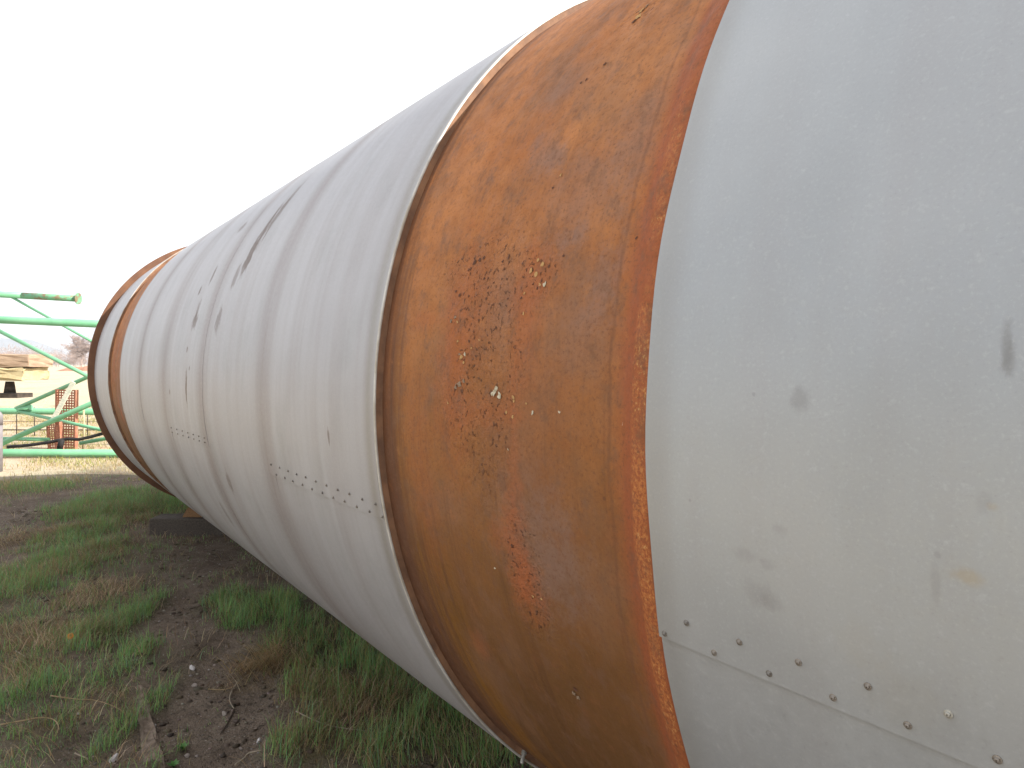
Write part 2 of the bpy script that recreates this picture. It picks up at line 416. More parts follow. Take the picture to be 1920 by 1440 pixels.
def build_ground():
    xs = sgrid(-1.3, 3.2, 0.028, 1500, 34); ys = sgrid(1.6, 14.0, 0.032, 1500, 34)
    X, Y = np.meshgrid(xs, ys)
    jit = 0.9 * (fbm(X * 6, Y * 6, 4) - 0.5)
    g = field(GREEN, X, Y, jit); s = field(STRAW, X, Y, jit); b = field(BARE, X, Y, jit)
    Z = near_height(X, Y)
    V = np.stack([X, Y, Z], -1).reshape(-1, 3)
    nx, ny = len(xs), len(ys)
    i = np.arange(nx * ny).reshape(ny, nx)
    q = np.stack([i[:-1, :-1], i[:-1, 1:], i[1:, 1:], i[1:, :-1]], -1).reshape(-1, 4)
    me = fast_mesh('ground', V, q, np.stack([g, s, b], -1).reshape(-1, 3), True)
    m = Mat('bare_soil_and_turf', 0.95, 0, 0.15)
    p = m.pos(); ps = m.sep(p)
    a = m.n.new('ShaderNodeAttribute'); a.attribute_name = 'tint'
    ch = m.sep(a.outputs['Vector'])
    n1 = m.noise(p, 3.0, 3, 0.65); n2 = m.noise(p, 22, 4, 0.7); n3 = m.noise(p, 95, 2, 0.7)
    c = m.mix(m.rng(n1, 0.3, 0.7), (0.120, 0.088, 0.064), (0.190, 0.145, 0.108))
    c = m.mix(m.rng(n2, 0.45, 0.75, 0, 0.7), c, (0.040, 0.029, 0.021))
    c = m.mix(m.math('MULTIPLY', ch[0], m.rng(n2, 0.25, 0.6, 0.9, 0.3)), c, (0.055, 0.066, 0.022))
    c = m.mix(m.math('MULTIPLY', ch[1], m.rng(n2, 0.3, 0.6, 0.75, 0.2)), c, (0.19, 0.135, 0.072))
    # grit
    vd = m.voro(p, 75); vc = m.voro(p, 75, out='Color')
    gs = m.sep(vc)
    grit = m.math('MULTIPLY', m.rng(vd, 0.36, 0.20), m.rng(gs[0], 0.58, 0.70))
    grit = m.math('MULTIPLY', grit, m.rng(n1, 0.34, 0.52))
    c = m.mix(m.math('MULTIPLY', grit, 0.75), c, m.mix(gs[1], (0.14, 0.115, 0.095), (0.34, 0.30, 0.26)))
    c = m.mix(m.rng(n3, 0.5, 0.8, 0, 0.5), c, (0.022, 0.016, 0.013))
    # rough pasture beyond the drum
    r = m.sep(m.scale(p, (1, 1, 1)))
    far = m.rng(m.math('ADD', r[1], m.math('MULTIPLY', m.math('SUBTRACT', m.noise(p, 1.2, 4, 0.6), 0.5), 3.0)), 11.2, 13.6)
    far = m.math('MAXIMUM', far, m.rng(m.math('ADD', r[0], m.math('MULTIPLY', m.math('SUBTRACT', m.noise(p, 1.2, 3, 0.6), 0.5), 1.0)), -0.7, -1.5))
    fn = m.noise(m.scale(p, (0.22, 0.5, 1)), 1.0, 4, 0.68)
    fn2 = m.noise(m.scale(p, (0.05, 0.08, 1), (3, 3, 0)), 1.0, 4, 0.65)
    fn3 = m.noise(p, 5.0, 4, 0.7)
    fc = m.mix(m.rng(fn, 0.35, 0.65), (0.46, 0.40, 0.30), (0.43, 0.40, 0.27))
    fc = m.mix(m.rng(fn2, 0.42, 0.6, 0, 0.8), fc, (0.48, 0.37, 0.27))
    fc = m.mix(m.rng(fn3, 0.5, 0.72, 0, 0.6), fc, (0.26, 0.19, 0.10))
    fc = m.mix(m.rng(m.noise(m.scale(p, (0.35, 0.35, 1), (7, 1, 0)), 1.0, 3, 0.6), 0.55, 0.68, 0, 0.7), fc, (0.40, 0.25, 0.16))
    c = m.mix(far, c, fc)
    m.color(c)
    b1 = m.bump(n2, 1.0, 0.035); b1 = m.bump(grit, 0.6, 0.006, b1)
    m.normal(m.bump(n3, 0.7, 0.006, b1))
    o = link_mesh('ground', me, m.m)
    tag(o, kind='structure')
build_ground()

# ------------------------------------------------------------------ the drum
CLAD_N, CLAD_F = cladding_material(True), cladding_material(False)
RUST = rust_material()
RING_RUST = simple('dark_brown_rust', (0.15, 0.082, 0.052), (0.29, 0.155, 0.085), 14, 0.8, 0, 0.5, 0.003)
FLANGE_RUST = simple('orange_brown_rust', (0.115, 0.055, 0.033), (0.185, 0.088, 0.046), 7, 0.78, 0, 0.4, 0.003)
BEAD = simple('bare_aluminium_edge', (0.36, 0.32, 0.26), (0.62, 0.61, 0.58), 9, 0.5, 0.3, 0.3, 0.002)
drum = empty('rotary_drum', (DX, 3.0, 0.2))
tag(drum, 'huge horizontal steel drum with grey aluminium cladding and orange rusted bands', 'drum')

def revolve(name, prof, mat, parent, seg=256, spiral=None, edge=None, smooth=True):
    """prof: list of (u, r) joined smoothly inside each sub-list; spiral(th) adds to r; edge(th,u) shifts u"""
    groups = prof if isinstance(prof[0], list) else [prof]
    V, Fc, UV = [], [], []
    th = np.linspace(-math.pi, math.pi, seg + 1)
    if spiral is not None:
        t0 = spiral[0]; th = np.linspace(t0, t0 + 2 * math.pi + 0.05, seg + 1)
    for g in groups:
        base = len(V)
        for t in th:
            for (u, r) in g:
                rr = r
                if spiral is not None:
                    rr += spiral[1] * max(0.0, 1 - (t - t0) / 0.5) ** 2 - 0.002 * max(0.0, (t - t0 - 2 * math.pi + 0.1) / 0.15)
                uu = u + (edge(t, u) if edge else 0)
                V.append((DX - rr * math.cos(t), uu, DZ + rr * math.sin(t)))
                tt = t if t <= math.pi else t - 2 * math.pi
                UV.append((uu, RC * tt))
        k = len(g)
        for i in range(seg):
            for j in range(k - 1):
                a = base + i * k + j
                Fc.append((a, a + 1, a + k + 1, a + k))
    if spiral is not None:          # folded lower edge of the lapped sheet
        g = groups[0] if len(groups) == 1 else groups[len(groups) // 2]
        base = len(V); t = spiral[0]
        for (u, r) in g:
            for dr in (0, -0.004):
                rr = r + spiral[1] + dr
                uu = u + (edge(t, u) if edge else 0)
                V.append((DX - rr * math.cos(t), uu, DZ + rr * math.sin(t))); UV.append((uu, RC * t))
        for j in range(len(g) - 1):
            a = base + 2 * j; Fc.append((a, a + 2, a + 3, a + 1))
    me = mesh_from(name, V, Fc, smooth, UV)
    return link_mesh(name, me, mat, parent)

def wavy(amp, ph):
    def f(t, u):
        return amp * (math.sin(3 * t + ph) + 0.6 * math.sin(7 * t + 2 * ph) + 0.35 * math.sin(17 * t + ph)) * 0.5
    return f

# bare shell under the cladding, bands left open
def band(name, u0, u1, du=0.0):
    n = 14
    prof = [(u0 - 0.05, RB), (u0 + 0.004, RB + 0.014), (u0 + 0.030, RB + 0.013), (u0 + 0.052, RB + 0.004), (u0 + 0.070, RB)]
    prof += [(u0 + 0.07 + (u1 - u0 - 0.13) * i / n, RB) for i in range(1, n)]
    prof += [(u1 - 0.060, RB), (u1 + 0.03, RB)]
    o = revolve(name, prof, RUST, drum, 320)
    if du:
        for l in o.data.uv_layers[0].data: l.uv = (l.uv[0] - du, l.uv[1])
    return o
b1 = band('shell_band', U_A, U_B)
b1['label'] = 'wide orange rusted steel band nearest the camera, blistered and pitted'
U_C2 = drum_uv(202, 690, RC)[0]
b2 = band('shell_band', U_C, U_C2, U_C - U_A)
b2['label'] = 'narrow looking far rusted band near the end of the drum'

def ring(name, u, r0, r1, t, mat, seg=256):
    return revolve(name, [[(u, r0), (u, r1)], [(u, r1), (u + t, r1)], [(u + t, r1), (u + t, r0)]], mat, drum, seg)
ring('retaining_ring', U_B - 0.004, RB - 0.01, RC - 0.0035, 0.012, RING_RUST)
ring('retaining_ring', U_C2 - 0.004, RB - 0.01, RC - 0.0035, 0.012, RING_RUST)
def bead(u, r, rad):
    prof = [(u + rad * math.cos(a), r + rad * math.sin(a)) for a in np.linspace(-2.4, 2.4 + 1.4, 10)]
    return revolve('edge_bead', prof, BEAD, drum, 256, edge=wavy(0.0012, 1.0))
bead(U_B - 0.002, RC - 0.0022, 0.0034)
bead(U_C2 - 0.002, RC - 0.0022, 0.0034)
# end flange, its thick rim, and the narrower rusted inlet behind it
fl = ring('end_flange', U_D, 0.9, 1.302, 0.03, FLANGE_RUST)
revolve('inlet_shell', [[(U_D + 0.02, 1.04), (10.0, 1.04)], [(10.0, 1.04), (10.0, 0.0)]], FLANGE_RUST, drum, 128)

# cladding sheets: (u0, u1, radius, seam angle from photo or None, edge waviness)
def seam_v(px, py): return drum_uv(px, py)[1]
V0 = (seam_v(1243, 1200) + seam_v(1600, 1330)) / 2
V1 = (seam_v(505, 891) + seam_v(715, 968)) / 2
V3 = (seam_v(318, 812) + seam_v(385, 832)) / 2
V5 = seam_v(240, 777)
sheets = []
def sheet(u0, u1, r, v, ed=None):
    g = [[(u0, r - 0.003), (u0, r)], [(u0, r)] + [(u0 + (u1 - u0) * i / 6, r) for i in range(1, 6)] + [(u1, r)], [(u1, r), (u1, r - 0.003)]]
    o = revolve('cladding_sheet', g, CLAD_F if u0 > 1 else CLAD_N, drum, 256, spiral=(v / RC, 0.0028 if u1 < 1 else (0.0022 if u1 < 3 else 0.0007)), edge=ed)
    return o
def near_edge(t, u):
    k = 1.0 if u > 0.6 else 0.0
    return k * (0.0022 * math.sin(5 * t + 1) + 0.0016 * math.sin(13 * t) + 0.0012 * math.sin(29 * t + 2) - 0.010 * math.exp(-((t - 0.80) / 0.06) ** 2) + 0.008 * math.exp(-((t - 0.66) / 0.07) ** 2))
s0 = sheet(-0.28, U_A, RC, V0, near_edge)
s1 = sheet(U_B, LAPS[0] + 0.03, RC, V1)
s2 = sheet(LAPS[0] - 0.03, LAPS[1] + 0.03, RC - 0.0005, -1.75)
s3 = sheet(LAPS[1], LAPS[2], RC, V3)
s4 = sheet(LAPS[2] - 0.03, LAPS[3] + 0.03, RC - 0.0005, -1.8)
s5 = sheet(LAPS[3], U_C, RC, V5)
s6 = sheet(U_C2, U_D - 0.001, RC, seam_v(190, 755))
s0['label'] = 'nearest grey aluminium sheet with a screwed lap seam low down'
for k in range(1, 6):                    # the drum goes on past the camera
    sheet(-0.28 - 0.92 * k, -0.28 - 0.92 * (k - 1) + (0.03 if k % 2 else 0), RC - (0.0035 if k % 2 else 0), -1.7)
ring('end_flange', -4.93, 0.9, 1.302, 0.03, FLANGE_RUST)
revolve('end_plate', [[(-4.94, 0.0), (-4.94, 0.95)]], FLANGE_RUST, drum, 96)

# screws along the lap seams
def screw_mesh(rad):
    V, Fc = [], []
    prof = [(1.0, 0.0), (1.0, 0.22), (0.62, 0.30), (0.60, 0.62), (0.42, 0.78), (0.20, 0.80), (0.12, 0.45)]
    n = 12
    for r, h in prof:
        for i in range(n):
            a = 2 * math.pi * i / n; V.append((r * rad * math.cos(a), r * rad * math.sin(a), h * rad))
    for j in range(len(prof) - 1):
        for i in range(n):
            Fc.append((j * n + i, j * n + (i + 1) % n, (j + 1) * n + (i + 1) % n, (j + 1) * n + i))
    Fc.append(tuple((len(prof) - 1) * n + i for i in range(n)))
    return mesh_from('screw', V, Fc, False)
SCREW = [simple('screw_weathered_' + s, c1, c2, 300, 0.55, 0.5, 0.3, 0.001) for s, c1, c2 in (
    ('brown', (0.14, 0.115, 0.09), (0.33, 0.30, 0.27)), ('dark', (0.10, 0.09, 0.08), (0.28, 0.26, 0.24)), ('pale', (0.30, 0.28, 0.24), (0.46, 0.45, 0.41)))]
screw_me = {}
def screw(px, py, sh, size=0.0065, kind=None, r=RC + 0.003):
    kind = random.choice((0, 0, 1)) if kind is None else kind
    key = (round(size, 4), kind)
    if key not in screw_me:
        screw_me[key] = screw_mesh(size); screw_me[key].materials.append(SCREW[kind])
    u, v = drum_uv(px, py, r)
    nrm = (drum_pt(u, v, 2) - drum_pt(u, v, 1)).normalized()
    o = bpy.data.objects.new('screw', screw_me[key]); COL.objects.link(o)
    o.parent = sh
    o.matrix_parent_inverse = Matrix.Identity(4)
    rot = nrm.to_track_quat('Z', 'Y').to_matrix().to_4x4() @ Matrix.Rotation(random.uniform(-.12, .12), 4, 'X')
    o.matrix_local = Matrix.Translation(drum_pt(u, v, r - 0.0005)) @ rot
for px, py, k in ((1246, 1188, 1), (1339, 1224, 0), (1442, 1263, 1), (1562, 1308, 0), (1702, 1360, 0), (1870, 1424, 0),
                  (1287, 1168, 1), (1386, 1204, 0), (1497, 1242, 0), (1627, 1287, 0), (1778, 1339, 2)):
    screw(px, py, s0, 0.0041, k)
ux = np.array([508, 524, 540, 556, 573, 592, 612, 633, 655, 679, 704]); uy = np.array([871, 877, 883, 889, 895, 902.5, 910, 918, 926, 936, 945])
for x, y in zip(ux, uy): screw(x, y, s1, 0.0040)
lx = np.array([518, 534, 549, 567, 585, 604.5, 625, 646, 669, 693, 717]); ly = np.array([890, 896, 902, 909, 917, 924, 933, 940, 950, 959, 969])
for x, y in zip(lx, ly): screw(x, y, s1, 0.0040)
for i in range(7):
    f = i / 6
    screw(321 + 62 * f, 802 + 19 * f, s3, 0.0042); screw(323 + 61 * f, 810.5 + 19 * f, s3, 0.0042)

# ---- flaking rust on the near band
FLK = {k: simple('rust_flake_' + k, a, b, 90, 0.85, 0, 0.5, 0.002) for k, a, b in (
    ('cream', (0.46, 0.39, 0.27), (0.62, 0.57, 0.45)), ('ochre', (0.42, 0.22, 0.07), (0.55, 0.36, 0.17)),
    ('grey', (0.16, 0.10, 0.07), (0.36, 0.27, 0.18)), ('dark', (0.07, 0.032, 0.022), (0.16, 0.07, 0.04)))}
def flake_mesh(seed, kind):
    r = random.Random(seed)
    n = 9
    V = [(0, 0, 0.25)]
    for ringk, rad in ((0, 0.5), (1, 1.0)):
        for i in range(n):
            a = 2 * math.pi * i / n
            q = rad * r.uniform(0.55, 1.15)
            V.append((q * math.cos(a) * 1.0, q * math.sin(a) * 0.72, (r.uniform(0.15, 0.6) if ringk == 0 else r.choice((0.0, 0.0, 0.5, 0.75)))))
    Fc = [(0, 1 + i, 1 + (i + 1) % n) for i in range(n)]
    Fc += [(1 + i, 1 + n + i, 1 + n + (i + 1) % n, 1 + (i + 1) % n) for i in range(n)]
    me = mesh_from('rust_flake', V, Fc, False); me.materials.append(FLK[kind]); return me
FM = {k: [flake_mesh(100 * j + i, k) for i in range(4)] for j, k in enumerate(FLK)}
flk_r = random.Random(3)
def flake(px, py, size_px, kind, flat=0.35):
    u, v = drum_uv(px, py, RB)
    depth = (drum_pt(u, v, RB) - EYE).dot(FWD)
    sz = size_px * depth / F
    nrm = (drum_pt(u, v, 2) - drum_pt(u, v, 1)).normalized()
    o = bpy.data.objects.new('rust_flake', flk_r.choice(FM[kind])); COL.objects.link(o)
    o.parent = b1; o.matrix_parent_inverse = Matrix.Identity(4)
    rot = nrm.to_track_quat('Z', 'Y').to_matrix().to_4x4() @ Matrix.Rotation(flk_r.uniform(0, 6.28), 4, 'Z')
    o.matrix_local = Matrix.Translation(drum_pt(u, v, RB + 0.0004)) @ rot @ Matrix.Diagonal((sz, sz, sz * flat, 1))
for px, py, s, k in ((926, 737, 9, 'cream'), (937, 741, 8, 'cream'), (931, 729, 7, 'cream'), (1170, 796, 6, 'cream'), (1168, 790, 4, 'cream'),
        (997, 507, 8, 'ochre'), (1006, 515, 7, 'ochre'), (1018, 496, 7, 'ochre'), (1022, 533, 6, 'cream'), (1013, 534, 5, 'ochre'), (1010, 488, 5, 'ochre'),
        (866, 670, 7, 'ochre'), (872, 664, 5, 'cream'), (884, 653, 4, 'ochre'), (862, 664, 4, 'grey'), (870, 680, 4, 'ochre'),
        (846, 602, 6, 'grey'), (854, 595, 5, 'grey'), (858, 604, 4, 'ochre'), (862, 720, 8, 'grey'), (855, 725, 7, 'grey'), (870, 714, 6, 'grey'),
        (963, 745, 5, 'ochre'), (964, 752, 4, 'ochre'), (950, 773, 4, 'ochre'), (962, 781, 4, 'ochre'), (987, 757, 4, 'ochre'), (999, 774, 5, 'cream'), (1049, 773, 4, 'cream'),
        (840, 755, 4, 'ochre'), (984, 550, 4, 'ochre'), (982, 588, 4, 'ochre'), (978, 559, 4, 'dark'), (890, 492, 7, 'dark'), (900, 488, 6, 'dark'), (908, 484, 5, 'dark'),
        (955, 481, 5, 'dark'), (943, 490, 4, 'dark'), (1057, 480, 4, 'dark'), (863, 553, 5, 'dark'), (856, 546, 4, 'dark'), (880, 640, 4, 'dark'), (859, 640, 4, 'ochre'),
        (912, 560, 4, 'dark'), (930, 615, 4, 'dark'), (1030, 500, 4, 'dark'), (976, 660, 3, 'dark'), (893, 668, 3, 'dark'), (899, 638, 3, 'ochre'), (953, 843, 3, 'cream'),
        (1077, 1300, 8, 'grey'), (1085, 1308, 7, 'grey'), (1080, 1292, 6, 'dark'), (1000, 1118, 4, 'ochre'), (1016, 1122, 4, 'ochre'), (928, 1065, 3, 'cream'), (960, 1022, 4, 'dark'), (953, 1016, 3, 'dark'),
        (1205, 20, 9, 'ochre'), (1198, 32, 8, 'ochre'), (1190, 40, 7, 'dark'), (1213, 12, 6, 'grey'), (1052, 328, 5, 'ochre'), (1037, 352, 4, 'dark'), (1194, 446, 4, 'dark'), (1135, 120, 5, 'dark'), (1100, 150, 4, 'dark'), (1090, 155, 4, 'dark')):
    flake(px, py, s, k)
# pale bolt hanging out of the band near the ground
def bolt():
    u, v = drum_uv(981, 1411, RB)
    nrm = (drum_pt(u, v, 2) - drum_pt(u, v, 1)).normalized()
    V, Fc = [], []
    n = 10
    prof = [(0.0075, -0.005), (0.0075, 0.010), (0.005, 0.010), (0.005, 0.030), (0.0035, 0.033)]
    for r_, h in prof:
        for i in range(n):
            a = 2 * math.pi * i / n; V.append((r_ * math.cos(a), r_ * math.sin(a), h))
    for j in range(len(prof) - 1):
        for i in range(n): Fc.append((j * n + i, j * n + (i + 1) % n, (j + 1) * n + (i + 1) % n, (j + 1) * n + i))
    Fc.append(tuple((len(prof) - 1) * n + i for i in range(n)))
    me = mesh_from('bolt', V, Fc); me.materials.append(SCREW[2])
    o = bpy.data.objects.new('bolt', me); COL.objects.link(o)
    o.parent = b1; o.matrix_parent_inverse = Matrix.Identity(4)
    o.matrix_local = Matrix.Translation(drum_pt(u, v, RB)) @ nrm.to_track_quat('Z', 'Y').to_matrix().to_4x4() @ Matrix.Rotation(0.5, 4, 'Y')
bolt()

# ------------------------------------------------------------------ small builders
def box_mesh(name, sx, sy, sz, bev=0.006, rough=0.0, cuts=0, seed=0):
    bm = bmesh.new()
    bmesh.ops.create_cube(bm, size=1)
    bmesh.ops.scale(bm, vec=(sx, sy, sz), verts=bm.verts)
    if bev: bmesh.ops.bevel(bm, geom=list(bm.edges), offset=bev, segments=2, affect='EDGES', profile=0.6)
    if cuts:
        bmesh.ops.subdivide_edges(bm, edges=[e for e in bm.edges if e.calc_length() > 0.05], cuts=cuts, use_grid_fill=True)
    if rough:
        r = random.Random(seed)
        for v in bm.verts: v.co += Vector((r.gauss(0, rough), r.gauss(0, rough), r.gauss(0, rough)))
    me = bpy.data.meshes.new(name); bm.to_mesh(me); bm.free()
    return me
def tube(name, pts, rad, mat, parent=None, n=14, cap=True):
    pts = [Vector(p) for p in pts]
    V, Fc = [], []
    for k, p in enumerate(pts):
        d = (pts[min(k + 1, len(pts) - 1)] - pts[max(k - 1, 0)]).normalized()
        a = d.orthogonal().normalized() if abs(d.z) > 0.95 else d.cross(Vector((0, 0, 1))).normalized()
        b = d.cross(a)
        rr = rad[k] if isinstance(rad, (list, tuple)) else rad
        for i in range(n):
            t = 2 * math.pi * i / n
            V.append(p + a * (rr * math.cos(t)) + b * (rr * math.sin(t)))
    sm = []
    for k in range(len(pts) - 1):
        for i in range(n):
            Fc.append((k * n + i, k * n + (i + 1) % n, (k + 1) * n + (i + 1) % n, (k + 1) * n + i)); sm.append(True)
    if cap:
        Fc.append(tuple(reversed(range(n)))); Fc.append(tuple((len(pts) - 1) * n + i for i in range(n))); sm += [False, False]
    return link_mesh(name, mesh_from(name, V, Fc, sm), mat, parent)
def place(me, name, loc, rot, mat, parent=None):
    if not me.materials: me.materials.append(mat)
    o = bpy.data.objects.new(name, me); COL.objects.link(o)
    if parent is not None:
        o.parent = parent; o.matrix_parent_inverse = Matrix.Translation(-Vector(parent.location))
    o.location = loc; o.rotation_euler = rot
    return o

# ------------------------------------------------------------------ timber under the drum
TAR = simple('tarred_timber', (0.050, 0.040, 0.032), (0.105, 0.084, 0.066), 9, 0.85, 0, 0.7, 0.006, 6, (8, 1.0, 8))
WOOD = simple('sawn_brown_timber', (0.16, 0.085, 0.038), (0.27, 0.15, 0.07), 10, 0.8, 0, 0.5, 0.004, 6, (10, 1.0, 10))
sl_a = ground(280, 1005)                       # near left bottom corner
yaw_s = -PSI                                   # lies square to the view
sl = box_mesh('timber_sleeper', 2.3, 0.24, 0.175, 0.012, 0.002, 2, 4)
cpt = sl_a + RGT * 1.15 + Vector((FX, FY, 0)) * 0.12
o = place(sl, 'timber_sleeper', (cpt.x, cpt.y, 0.0875 - 0.012), (0, 0, yaw_s), TAR)
tag(o, 'dark tarred timber sleeper lying on the ground under the drum', 'timber')
V = []
w0, w1, hh, dd = 0.0, 0.42, 0.095, 0.15
wp = at(341, 975, (sl_a - EYE).dot(FWD) + 0.06)
def wedge():
    vs = []
    for dy in (0, dd):
        vs += [(w0, dy, 0), (w1, dy, 0), (w1, dy, hh), (w0 + 0.055, dy, hh * 0.98)]
    fs = [(0, 1, 2, 3), (7, 6, 5, 4), (0, 4, 5, 1), (1, 5, 6, 2), (2, 6, 7, 3), (3, 7, 4, 0)]
    bm = bmesh.new(); vv = [bm.verts.new(v) for v in vs]
    for f in fs: bm.faces.new([vv[i] for i in f])
    bmesh.ops.bevel(bm, geom=list(bm.edges), offset=0.005, segments=2, affect='EDGES')
    me = bpy.data.meshes.new('timber_wedge'); bm.to_mesh(me); bm.free(); return me
o = place(wedge(), 'timber_wedge', (wp.x, wp.y, 0.163), (0, 0, yaw_s), WOOD)
tag(o, 'brown wooden wedge sitting on the dark sleeper against the drum', 'wedge')

# ------------------------------------------------------------------ green lattice mast beyond the drum
def mint():
    m = Mat('faded_mint_green_paint', 0.42, 0.0, 0.45)
    p = m.obj()
    n = m.noise(p, 3.0, 5, 0.65); n2 = m.noise(p, 14, 5, 0.7)
    c = m.mix(m.rng(n, 0.3, 0.7), (0.12, 0.34, 0.18), (0.18, 0.41, 0.24))
    c = m.mix(m.rng(n2, 0.60, 0.72, 0, 0.75), c, (0.20, 0.30, 0.16))
    c = m.mix(m.rng(m.noise(p, 5, 6, 0.7), 0.64, 0.70, 0, 0.85), c, (0.17, 0.085, 0.045))
    m.color(c); m.normal(m.bump(n2, 0.2, 0.003)); return m.m
MINT = mint()
def rusty_mint():
    m = Mat('mint_paint_rusting_through', 0.6, 0.0, 0.4)
    p = m.obj()
    n2 = m.noise(p, 9, 6, 0.7)
    m.color(m.mix(m.rng(n2, 0.46, 0.58, 0, 0.9), (0.135, 0.36, 0.21), (0.20, 0.10, 0.055))); m.normal(m.bump(n2, 0.4, 0.004)); return m.m
RMINT = rusty_mint()
DN, DF = 12.4, 14.2                            # near and far face
mast = empty('lattice_mast', ground(60, 858))
tag(mast, 'mint green tubular lattice mast lying on the ground beyond the drum', 'lattice mast')
def chord(name, a, b, ra, rb, rad, mat=MINT, ext=0.0):
    p, q = at(*a), at(*b)
    d = (q - p).normalized()
    return tube(name, [p - d * ext * 2.2, q + d * ext], rad, mat, mast, 18)
chord('chord', (0, 599.5, DN), (185, 607.5, DN), 0, 0, 0.067, MINT, 1.3)
chord('chord', (5, 849.2, DN), (225, 850.0, DN), 0, 0, 0.068, MINT, 1.6)
chord('chord', (5, 770.5, DF), (180, 772.0, DF), 0, 0, 0.066, MINT, 1.5)
tf0, tf1 = at(-200, 541, DF), at(146, 560, DF)
mid = tf0.lerp(tf1, 0.70)
tube('chord', [tf0, mid], 0.063, MINT, mast, 18)
tube('chord_end', [mid, tf1], 0.064, RMINT, mast, 18)
dch = (tf1 - tf0).normalized()
tube('end_plate', [tf1, tf1 + dch * 0.016], 0.115, RMINT, mast, 20)
def brace(a, b, rad, ext=(0, 0)):
    p, q = at(*a), at(*b); d = (q - p).normalized()
    tube('brace', [p - d * ext[0], q + d * ext[1]], rad, MINT, mast, 12)
brace((-36, 603, DN), (172, 709, DN), 0.034, (0, 1.6))
brace((30, 766, DF), (166, 706, 13.6), 0.040, (0, 1.5))
brace((-2, 834, DN), (176, 754.5, DN), 0.046, (0, 1.2))
brace((18, 555, DF), (172, 640, DF), 0.026, (0, 1.4))
brace((32, 771, DF), (190, 806, 13.0), 0.032, (0, 0.9))
brace((-20, 822, 13.2), (92, 824, 13.2), 0.035, (0, 0))
brace((150, 831, 13.2), (206, 821, 13.2), 0.035, (0, 0.7))
gp0, gp1 = at(24, 769, DF), at(58, 764, DF - 0.1)
tube('gusset', [gp0, gp1], [0.02, 0.06], MINT, mast, 10)

# ------------------------------------------------------------------ scrap beside the mast
PERF = simple('red_oxide_rust', (0.28, 0.105, 0.062), (0.42, 0.20, 0.13), 8, 0.8, 0, 0.4, 0.004)
def perforated(name, base, w, h, tilt, label, cols=5):
    """channel standing on end: web with punched holes, two folded flanges"""
    e = empty(name, base); tag(e, label, 'steel channel')
    nx, nz = cols * 2 + 1, int(h / (w / (cols * 2 + 1)) / 2) * 2 + 1
    V, Fc = [], []
    cw, chh = w / nx, h / nz
    for k in range(nz + 1):
        for i in range(nx + 1): V.append((i * cw - w / 2, 0, k * chh))
    for k in range(nz):
        for i in range(nx):
            if i % 2 and k % 2: continue
            a = k * (nx + 1) + i; Fc.append((a, a + 1, a + nx + 2, a + nx + 1))
    bm = bmesh.new(); vv = [bm.verts.new(v) for v in V]
    for f in Fc: bm.faces.new([vv[i] for i in f])
    bmesh.ops.solidify(bm, geom=list(bm.faces), thickness=0.012)
    me = bpy.data.meshes.new('web'); bm.to_mesh(me); bm.free()
    rot = (tilt[0], tilt[1], -PSI)
    place(me, 'web', base, rot, PERF, e)
    for s in (-1, 1):
        fm = box_mesh('flange', 0.014, 0.09, h, 0.003)
        off = Matrix.Rotation(-PSI, 4, 'Z') @ Matrix.Rotation(tilt[1], 4, 'Y') @ Matrix.Rotation(tilt[0], 4, 'X') @ Vector((s * (w / 2 + 0.004), 0.05, h / 2))
        place(fm, 'flange', Vector(base) + off, rot, PERF, e)
gb = ground(121, 843); perforated('perforated_channel', (gb.x, gb.y, -0.02), 0.37, 1.16, (0.0, 0.03), 'tall red-brown rusty perforated steel channel standing behind the mast bottom tube', 7)
gb = ground(102, 846); perforated('perforated_channel', (gb.x, gb.y, -0.02), 0.23, 0.56, (0.0, -0.05), 'short brown rusty perforated steel channel left of the tall one', 5)
PALE = simple('pale_flaking_board', (0.42, 0.45, 0.36), (0.62, 0.58, 0.48), 6, 0.85, 0, 0.5, 0.004, 6, (1, 1, 5))
p, q = at(138, 716, 13.3), at(97, 792, 13.3)
bd = box_mesh('leaning_board', 0.085, 0.03, (p - q).length, 0.004, 0.0, 0)
o = place(bd, 'leaning_board', (p + q) / 2, (0, 0, 0), PALE)
zax = (p - q).normalized(); yax = Vector((FX, FY, 0)); xax = yax.cross(zax).normalized(); yax = zax.cross(xax)
o.rotation_euler = Matrix((xax, yax, zax)).transposed().to_euler()
tag(o, 'pale flaking narrow board leaning against the rusty perforated channel', 'board')
BLK = simple('black_rubber', (0.012, 0.011, 0.011), (0.03, 0.026, 0.024), 8, 0.7)
o = tube('black_hose', [at(x, y, 13.0) for x, y in ((14, 838), (40, 836), (68, 833), (92, 829), (112, 825), (128, 823), (148, 824), (170, 819), (196, 812), (230, 806))], 0.030, BLK, None, 10)
tag(o, 'black pipe lying across behind the mast bottom tube', 'pipe')
o = tube('black_stub', [at(112, 842, 12.95), at(116, 824, 12.95)], 0.05, BLK, None, 10); o.name = 'pipe_stub'
tag(o, 'short black upright pipe stub below the tall perforated channel', 'pipe')
TAN = simple('weathered_stake', (0.36, 0.28, 0.16), (0.50, 0.42, 0.28), 8, 0.85)
g1 = ground(157, 846)
dstk = (g1 - EYE).dot(FWD)
o = tube('wooden_stake', [at(156, 848, dstk), at(157.5, 808, dstk), at(157, 768, dstk)], [0.022, 0.02, 0.016], TAN, None, 8)
tag(o, 'thin tan upright stake in front of the green tubes near the drum', 'stake')
IRON = simple('dark_iron', (0.03, 0.025, 0.022), (0.08, 0.06, 0.045), 10, 0.75)
fence = empty('wire_fence', ground(60, 815)); tag(fence, 'low dark wire fence with thin rods behind the lattice mast', 'fence')
